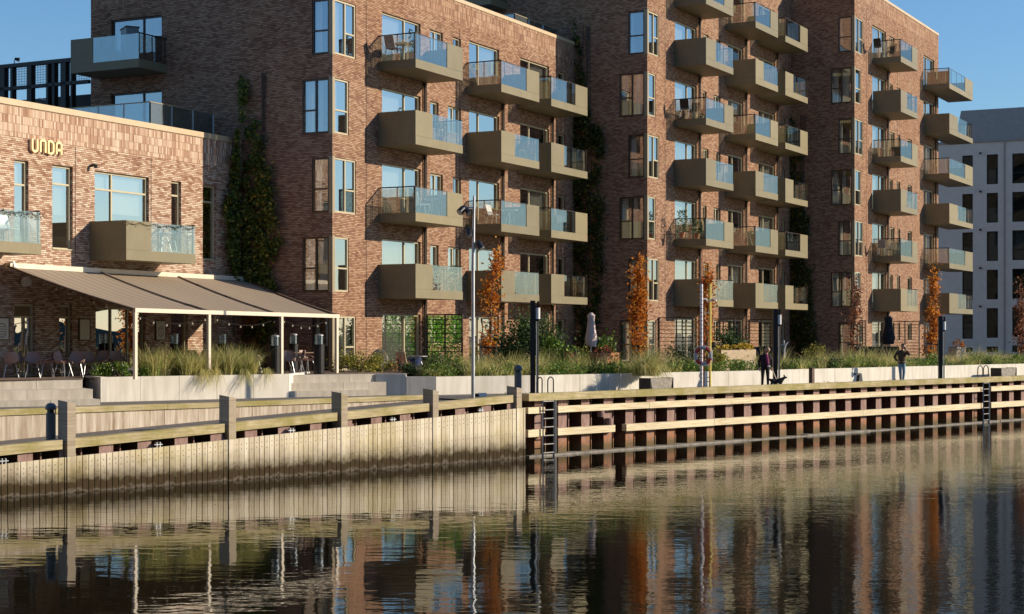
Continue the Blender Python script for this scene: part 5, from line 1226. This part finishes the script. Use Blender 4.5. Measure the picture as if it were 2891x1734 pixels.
shrub(2300, 80, 'tall weedy green plant before the shaded gable', .9, 1.5, 'shruby', 400, .11, GAR, 14, 'bush')
shrub(2640, 83, 'low green shrub beside the far lamp post', 1.2, .7, 'shrub', 600, .09, GAR, 15)
shrub(2712, 92.5, 'small orange shrub in the stone box behind the far lamp post', .5, .8, 'autumn', 200, .1, 3.0, 16)
shrub(1128, 60.6, 'brown withered plant in front of the wicker chair', .7, .95, 'autumn2', 300, .07, GAR, 17, 'withered_shrub')
for i, (px, Y, w_, h_, m_) in enumerate(((1345, 59.6, 1.3, .6, 'shrubd'), (1440, 60.2, 1.2, .5, 'shrub'), (1560, 61.2, 1.5, .5, 'shrub'), (1690, 62.8, 1.6, .62, 'shrubd'), (1725, 63.2, 1.3, .6, 'shrub'), (1900, 65.5, 1.6, .62, 'shrubd'), (1945, 66.2, 1.5, .5, 'shrub'), (2110, 68.6, 1.3, .6, 'shrubd'), (2235, 70.6, 1.5, .5, 'shrub'), (2350, 73.2, 1.8, .65, 'shrubd'), (2385, 74.0, 1.6, .6, 'shrub'), (2625, 78.8, 1.4, .55, 'shrub'), (2760, 81.4, 1.6, .6, 'shrubd'), (2880, 84.6, 1.6, .6, 'shrub'))):
    o_ = len(bpy.data.objects); shrub(px, Y, ('low dark green shrub' if m_ == 'shrubd' else 'low bright green shrub')+' between the grass tufts behind the long white wall', w_, h_, m_, 700, .085, GAR, 60+i, lumps=12)
    for o in bpy.data.objects:
        if o.get('label', '').endswith('between the grass tufts behind the long white wall'): o['group'] = 'low shrubs between the grass tufts'
# grass: straw and green blades, nobody could count them
def grassfield(name, label, spots, mat, n, seed):
    mb = MB(); rn = R_(seed, 41)
    for (x, y, z, h, sp, lx, *dr_) in spots:
        for k in range(n):
            a = rn.uniform(0, 6.283); q = rn.random()**.7*sp; az = a+rn.uniform(-.6, .6)
            if rn.random() < .35: az = lx+rn.uniform(-.5, .5)
            mb.blade((x+q*.5*math.cos(a), y+q*.5*math.sin(a), z), h*rn.uniform(.55, 1.15), rn.uniform(.15, 1.0) if not dr_ else rn.uniform(.5, .95), az if not dr_ else lx+rn.uniform(-.9, .9), rn.uniform(.012, .026), 0, 3 if not dr_ else 5, .32 if not dr_ else dr_[0])
    return tag(mb.build(name, M[mat], uv=False), label, kind='stuff')
A, B = Vector((*np0, 0)), Vector((*np1, 0)); sp1, sp2, sp3 = [], [], []; rn = R_(8, 8); dn = (B-A).normalized(); nb2 = Vector((-dn.y, dn.x, 0))
for i in range(64):
    q = rn.uniform(.27, .86); p = A.lerp(B, q)+nb2*rn.uniform(.25, 1.6); hh_ = .92 if rn.random() < .7 else 1.15
    (sp1 if rn.random() < .55 else sp2).append((p.x, p.y, 2.66, hh_*(1.0 if .3 < q else .75), .42, -.9))
for i in range(7):
    p = A.lerp(B, rn.choice((.52, .56, .76, .6, .88)))+nb2*.16; sp1.append((p.x, p.y, 2.72, .62, .2, -1.0, 1.9))
LP = [Vector((x, y, 0)) for x, y, z in pl[3:]]
for i in range(320):
    k = rn.choices(range(len(LP)-1), [(LP[j+1]-LP[j]).length*(1 if j < 3 else .5) for j in range(len(LP)-1)])[0]; a, b = LP[k], LP[k+1]; q = rn.random(); p = a.lerp(b, q); d = (b-a).normalized(); nn_ = Vector((-d.y, d.x, 0))
    off = rn.uniform(.2, 2.6); p = p+nn_*off; pxx = p.x/p.y*F+CX; Z = GAR
    gap = math.sin(pxx*.021)+math.sin(pxx*.0083+1)
    h = rn.uniform(.5, 1.0)*(1.15 if off > 1.2 else .85)*(1+.22*gap/2)
    if gap < -1.25 and rn.random() < .75: continue
    if 1640 < pxx < 1770 and rn.random() < .85: continue
    if 1900 < pxx < 2110 and rn.random() < .55: continue
    (sp1 if (rn.random() < .62) else sp2).append((p.x, p.y, Z, h, .42, -.8))
for px, Y, h in ((1815, 61.6, 1.25), (1838, 62.4, 1.2), (1850, 62.3, 1.05), (1826, 61.9, 1.3), (1843, 61.6, 1.15)):
    p = at(px, Y); sp1.append((p[0], p[1], GAR, h, .4, -.3)); sp2.append((p[0]-.2, p[1]+.3, GAR, h, .4, -.3)); sp1.append((p[0], p[1]-.35, GAR+.12, h*.75, .3, -.9, 1.8))
grassfield('straw_grass', 'straw coloured ornamental grass in the planters', sp1, 'grass', 64, 1)
grassfield('green_grass', 'greener ornamental grass in the planters', sp2, 'grassg', 62, 2)
mb = MB(); rn = R_(12, 12)
for i in range(15000):
    k = rn.choices(range(len(LP)-1), [(LP[j+1]-LP[j]).length*(1 if j < 3 else .5) for j in range(len(LP)-1)])[0]; a, b = LP[k], LP[k+1]; p = a.lerp(b, rn.random()); d = (b-a).normalized(); nn_ = Vector((-d.y, d.x, 0)); o_ = rn.uniform(.1, 1.1); p = p+nn_*o_
    pxx = p.x/p.y*F+CX; g = .5+.5*math.sin(pxx*.026+1.3)*math.sin(pxx*.011)
    if g < .38 and rn.random() < .8: continue
    mb.leaf((p.x, p.y, GAR+rn.random()*(.18+.42*g)), .085, rn)
tag(mb.build('ground_cover', M['shrub'], uv=False), 'low green ground cover behind the long white wall', kind='stuff')
mb = MB()
for i in range(1200):
    s = rn.uniform(0, 60); g = rn.random()
    if (math.sin(s*1.3)+math.sin(s*.37)) < .7: continue
    p = Q.P(s, -rn.uniform(1.5, 1.9)*1.0, PAV); mb.leaf((p[0], p[1], PAV+rn.random()*.12), .06, rn)
tag(mb.build('weeds', M['shruby'], uv=False), 'small weeds at the foot of the white wall', kind='stuff')

mb = MB(); rn = R_(21, 2)
for i in range(260):
    s_ = rn.uniform(sL, 45); d = .3+abs(rn.gauss(0, 2.5)); p = Q.P(s_, d, .012); mb.leaf((p[0], p[1], .014), .06, rn, flat=(0,0,6))
tag(mb.build('floating_leaves', M['autumn2'], uv=False), 'fallen leaves drifting on the water near the wall', kind='stuff')
mb = MB()
for i in range(900):
    s_ = rn.uniform(sRE, 60); p = Q.P(s_, -rn.uniform(.4, 2.2), PAV+.012); mb.leaf(p, .06, rn, flat=(0,0,6))
tag(mb.build('leaf_litter', M['autumn2'], uv=False), 'fallen leaves scattered on the quay paving', kind='stuff')
# ------------------------------------------------------------------ people and a dog
def skinned(name, joints, edges, mats, parent, root=0, sub=2, extra=None):
    """joints: name -> (pos, radius, material index); one continuous skinned surface"""
    names = list(joints); idx = {n: i for i, n in enumerate(names)}
    me = bpy.data.meshes.new(name); o0 = wloc(parent)
    me.from_pydata([tuple(Vector(joints[n][0])) for n in names], [(idx[a], idx[b]) for a, b in edges], [])
    o = bpy.data.objects.new(name, me); COL.objects.link(o)
    sm = o.modifiers.new('skin', 'SKIN'); sm.use_smooth_shade = True
    sv = me.skin_vertices[0].data
    for n in names:
        r = joints[n][1]; r = r if isinstance(r, tuple) else (r, r); sv[idx[n]].radius = r; sv[idx[n]].use_root = (idx[n] == root)
    s2 = o.modifiers.new('sub', 'SUBSURF'); s2.levels = sub; s2.render_levels = sub
    dg = bpy.context.evaluated_depsgraph_get(); ev = o.evaluated_get(dg); m2 = bpy.data.meshes.new_from_object(ev, depsgraph=dg)
    bpy.data.objects.remove(o); segs = [(Vector(joints[a][0]), Vector(joints[b][0]), joints[a][2], joints[b][2]) for a, b in edges]
    V = [v.co.copy() for v in m2.vertices]; Fc = [tuple(p.vertices) for p in m2.polygons]; mi = []
    for f in Fc:
        c = sum((V[i] for i in f), Vector())/len(f); best = None
        for a, b, ma, mb_ in segs:
            d = b-a; t_ = max(0, min(1, (c-a).dot(d)/d.length_squared)); q = (c-a-d*t_).length
            if best is None or q < best[0]: best = (q, mb_ if t_ > .5 else ma)
        mi.append(best[1])
    mb = MB(); mb.v = [tuple(v) for v in V]; mb.f = Fc; mb.m = mi
    if extra:
        for e in extra: e(mb)
    bpy.data.meshes.remove(m2)
    return mb.build(name, [M[m] for m in mats], parent, smooth=True, uv=False)
def head(mb, c, fwd, r, m, tilt=0):
    f = Vector(fwd).normalized(); up = Vector((0,0,1)); up = (up+f*tilt).normalized(); rt = f.cross(up).normalized(); c = Vector(c); n, k = 16, 12; i0 = len(mb.v)
    for i in range(k+1):
        th = math.pi*i/k
        for j in range(n):
            ph = 2*math.pi*j/n; x, y, z = math.sin(th)*math.cos(ph), math.sin(th)*math.sin(ph), math.cos(th)
            fx = 1.0+(.12 if x > .2 else .05); w_ = .80-.16*max(0, -z); nose = .26 if (abs(y) < .2 and x > .8 and -.35 < z < .12) else 0
            chin = .08*max(0, -z)*(x > 0)
            eye = -.07 if (x > .75 and .15 < abs(y) < .5 and .0 < z < .3) else 0; mouth = -.05 if (x > .7 and abs(y) < .35 and -.62 < z < -.42) else 0
            p = c+f*r*(x*fx+nose+chin+eye+mouth)+rt*r*y*w_+up*r*z*1.22; mb.v.append(tuple(p))
    for i in range(k):
        for j in range(n): mb.f.append((i0+i*n+j, i0+i*n+(j+1)%n, i0+(i+1)*n+(j+1)%n, i0+(i+1)*n+j)); mb.m.append(m)
    for sd in (-1, 1):
        e = c+rt*sd*r*.80-up*r*.05; mb.tube([e-f*.02+up*.03, e+rt*sd*.015, e-up*.035], [.012,.02,.01], 6, m)
def hand(mb, w, d, curl, m, s=1.0, thumb=None):
    w, d = Vector(w), Vector(d).normalized(); c = Vector(curl).normalized(); sd = d.cross(c).normalized()
    mb.tube([w, w+d*.04*s, w+d*.085*s], [.024*s,.036*s,.034*s], 8, m)
    for i, (L, o) in enumerate(((.068,-1.4), (.078,-.5), (.073,.45), (.056,1.35))):
        b = w+d*.08*s+sd*o*.0185*s; mb.tube([b, b+d*L*.45*s+c*.008*s, b+d*L*.75*s+c*.03*s, b+d*L*.75*s+c*.055*s], [.0095*s,.009*s,.008*s,.006*s], 6, m)
    b = w+d*.03*s-sd*.03*s; mb.tube([b, b-sd*.022*s+d*.025*s, b-sd*.024*s+d*.05*s+c*.02*s], [.012*s,.010*s,.007*s], 6, m)
def hair(parent, name, mat, c, fwd, r, tilt=0, back=1.0):
    f = Vector(fwd).normalized(); up = (Vector((0,0,1))+f*tilt).normalized(); rt = f.cross(up).normalized(); c = Vector(c); mb = MB(); n, k = 16, 10; i0 = len(mb.v)
    for i in range(k+1):
        th = math.pi*.78*i/k
        for j in range(n):
            ph = 2*math.pi*j/n; x, y, z = math.sin(th)*math.cos(ph), math.sin(th)*math.sin(ph), math.cos(th)
            cut = 1.0
            if x > .35 and z < .55: cut = .86
            p = c+f*r*x*1.10*cut-f*r*.10+rt*r*y*.90*(cut if x > .35 else 1)+up*r*(z*1.27*(1 if z > -.2 else .9)+.05); mb.v.append(tuple(p))
    for i in range(k):
        for j in range(n): mb.f.append((i0+i*n+j, i0+i*n+(j+1)%n, i0+(i+1)*n+(j+1)%n, i0+(i+1)*n+j)); mb.m.append(0)
    return mb.build(name, M[mat], parent, smooth=True, uv=False), mb
# --- person walking the dog: back to us, dark jacket over purple top, black trousers
s = Q.S(2160, -1.0); O = Q.P(s, -1.0, PAV); k = .90
t = thing('person', 'person in a dark jacket and purple top walking a small black dog', 'person', O)
X, Y_, Z0 = O
def J(x, y, z): return (X+x*k, Y_+y*k, Z0+z*k)
jn = {'pelvis': (J(0,0,.93), (.21*k,.15*k), 0), 'belly': (J(0,-.02,1.08), (.225*k,.17*k), 0), 'chest': (J(.01,-.03,1.28), (.21*k,.15*k), 0), 'neck0': (J(.03,-.03,1.45), (.085*k,.075*k), 0), 'neck': (J(.055,-.05,1.52), .055*k, 3), 'head': (J(.07,-.07,1.60), .06*k, 3),
      'shl': (J(-.19,-.02,1.38), .085*k, 0), 'ell': (J(-.28,.0,1.12), .066*k, 0), 'wrl': (J(-.27,-.06,.88), .042*k, 0), 'shr': (J(.21,-.03,1.38), .085*k, 0), 'elr': (J(.29,-.02,1.11), .066*k, 0), 'wrr': (J(.26,-.16,.90), .042*k, 0),
      'hipl': (J(-.10,0,.86), .115*k, 2), 'knl': (J(-.12,-.03,.48), .075*k, 2), 'anl': (J(-.13,.03,.09), .055*k, 2), 'tol': (J(-.14,-.15,.045), .042*k, 4), 'hipr': (J(.10,0,.86), .115*k, 2), 'knr': (J(.12,.03,.48), .075*k, 2), 'anr': (J(.13,.06,.09), .055*k, 2), 'tor': (J(.15,-.12,.045), .042*k, 4)}
ed = [('pelvis','belly'),('belly','chest'),('chest','neck0'),('neck0','neck'),('neck','head'),('chest','shl'),('shl','ell'),('ell','wrl'),('chest','shr'),('shr','elr'),('elr','wrr'),('pelvis','hipl'),('hipl','knl'),('knl','anl'),('anl','tol'),('pelvis','hipr'),('hipr','knr'),('knr','anr'),('anr','tor')]
hc, hf = J(.085,-.08,1.66), (.75,-.55,.1)
pb = skinned('body', jn, ed, ['jacketd', 'purple', 'trous', 'skin', 'black'], t, 0, 2, [lambda m: head(m, hc, hf, .098*k, 3), lambda m: hand(m, J(-.27,-.07,.86), (0,-.2,-1), (.6,-.6,0), 3, k*1.05), lambda m: hand(m, J(.26,-.17,.88), (.1,-.3,-1), (-.3,-.5,0), 3, k*1.05)])
hair(t, 'hair', 'hairbl', hc, hf, .108*k)
mb = MB(); mb.tube([J(.03,.02,1.62), J(-.02,.06,1.55), J(-.03,.07,1.42)], [.045*k,.04*k,.015*k], 8); mb.build('ponytail', M['hairb'], t, smooth=True)
mb = MB()       # open jacket front: strip of the purple top and a scarf
mb.tube([J(.075,-.185,.98), J(.07,-.205,1.10), J(.06,-.195,1.25), J(.045,-.15,1.38), J(.04,-.10,1.46)], [.05*k,.062*k,.062*k,.06*k,.05*k], 8); mb.build('purple_top', M['purple'], t, smooth=True)
mb = MB(); mb.tube([J(.11,-.20,.97), J(.12,-.215,.9)], [.06*k,.07*k], 8); mb.build('bag', M['greywrap'], t)
mb = MB(); a_ = Vector(J(.27,-.2,.8)); b_ = Vector(at(2192, O[1]-.35)[:2]+(PAV+.30,)); mb.bar(a_, b_, .022, .03); mb.build('leash', M['leash'], t)
# the dog
dq = Vector((b_.x+.02, b_.y+.05, PAV)); t = thing('dog', 'small black dog on a pale leash at the foot of the middle lamp post', 'dog', dq)
def K(x, y, z): return (dq.x+x, dq.y+y, dq.z+z)
dj = {'hip': (K(-.20,0,.27), .085, 0), 'mid': (K(0,0,.27), .082, 0), 'chest': (K(.17,0,.27), .10, 0), 'neck': (K(.25,-.01,.36), .06, 0), 'skull': (K(.31,-.02,.42), .06, 0), 'muz': (K(.40,-.03,.39), .028, 0), 'tail': (K(-.33,0,.36), .018, 0), 'tail2': (K(-.38,0,.44), .01, 0)}
de = [('hip','mid'),('mid','chest'),('chest','neck'),('neck','skull'),('skull','muz'),('hip','tail'),('tail','tail2')]
for sd, nm in ((-1,'l'),(1,'r')):
    dj['th'+nm] = (K(-.19,sd*.06,.20), .048, 0); dj['ho'+nm] = (K(-.25,sd*.065,.10), .026, 0); dj['hf'+nm] = (K(-.22,sd*.065,.02), .02, 0); de += [('hip','th'+nm),('th'+nm,'ho'+nm),('ho'+nm,'hf'+nm)]
    dj['el'+nm] = (K(.16,sd*.06,.17), .035, 0); dj['wr'+nm] = (K(.17,sd*.06,.09), .022, 0); dj['ff'+nm] = (K(.19,sd*.06,.02), .022, 0); de += [('chest','el'+nm),('el'+nm,'wr'+nm),('wr'+nm,'ff'+nm)]
def ears(m):
    for sd in (-1, 1): m.tube([K(.29,-.02+sd*.04,.46), K(.28,-.02+sd*.06,.50), K(.30,-.02+sd*.08,.44)], [.022,.02,.006], 6, 0)
skinned('body', dj, de, ['fur'], t, 1, 2, [ears])
# --- man in brown jacket and jeans, one hand raised to his head
s = Q.S(2545, -.9); O = Q.P(s, -.9, PAV); k = 1.0
t = thing('person', 'person in a brown jacket and blue jeans standing with one hand raised to the ear', 'person', O); X, Y_, Z0 = O; k = (zat(972, O[1])-PAV)/1.80
jn = {'pelvis': (J(0,0,.95), (.155*k,.115*k), 0), 'belly': (J(0,-.01,1.10), (.165*k,.125*k), 0), 'chest': (J(.01,-.02,1.33), (.19*k,.13*k), 0), 'neck0': (J(.02,-.03,1.50), (.085*k,.075*k), 0), 'neck': (J(.03,-.04,1.56), .056*k, 3), 'head': (J(.05,-.06,1.64), .06*k, 3),
      'shl': (J(-.20,-.01,1.43), .085*k, 0), 'ell': (J(-.34,.04,1.17), .066*k, 0), 'wrl': (J(-.20,-.06,1.0), .046*k, 0), 'shr': (J(.22,-.03,1.43), .085*k, 0), 'elr': (J(.34,-.20,1.28), .066*k, 0), 'wrr': (J(.20,-.20,1.52), .044*k, 0),
      'hipl': (J(-.09,0,.88), .105*k, 2), 'knl': (J(-.07,-.04,.49), .075*k, 2), 'anl': (J(-.03,.05,.09), .052*k, 2), 'tol': (J(-.02,-.12,.045), .042*k, 4), 'hipr': (J(.09,0,.88), .105*k, 2), 'knr': (J(.10,-.05,.49), .075*k, 2), 'anr': (J(.07,.0,.09), .052*k, 2), 'tor': (J(.09,-.17,.045), .042*k, 4)}
hc, hf = J(.06,-.08,1.70), (.35,-.9,-.05)
skinned('body', jn, ed, ['jacketb', 'purple', 'jeans', 'skin', 'black'], t, 0, 2, [lambda m: head(m, hc, hf, .098*k, 3), lambda m: hand(m, J(-.19,-.07,.99), (.8,-.5,-.2), (0,.3,-1), 3), lambda m: hand(m, J(.19,-.2,1.54), (-.35,.25,1), (-1,.3,0), 3)])
hair(t, 'hair', 'hairb', hc, hf, .107*k)
mb = MB(); mb.tube([J(0,-.005,.90), J(0,-.005,1.0)], [.185*k,.18*k], 14); mb.build('jacket_hem', M['jacketb'], t, smooth=True)
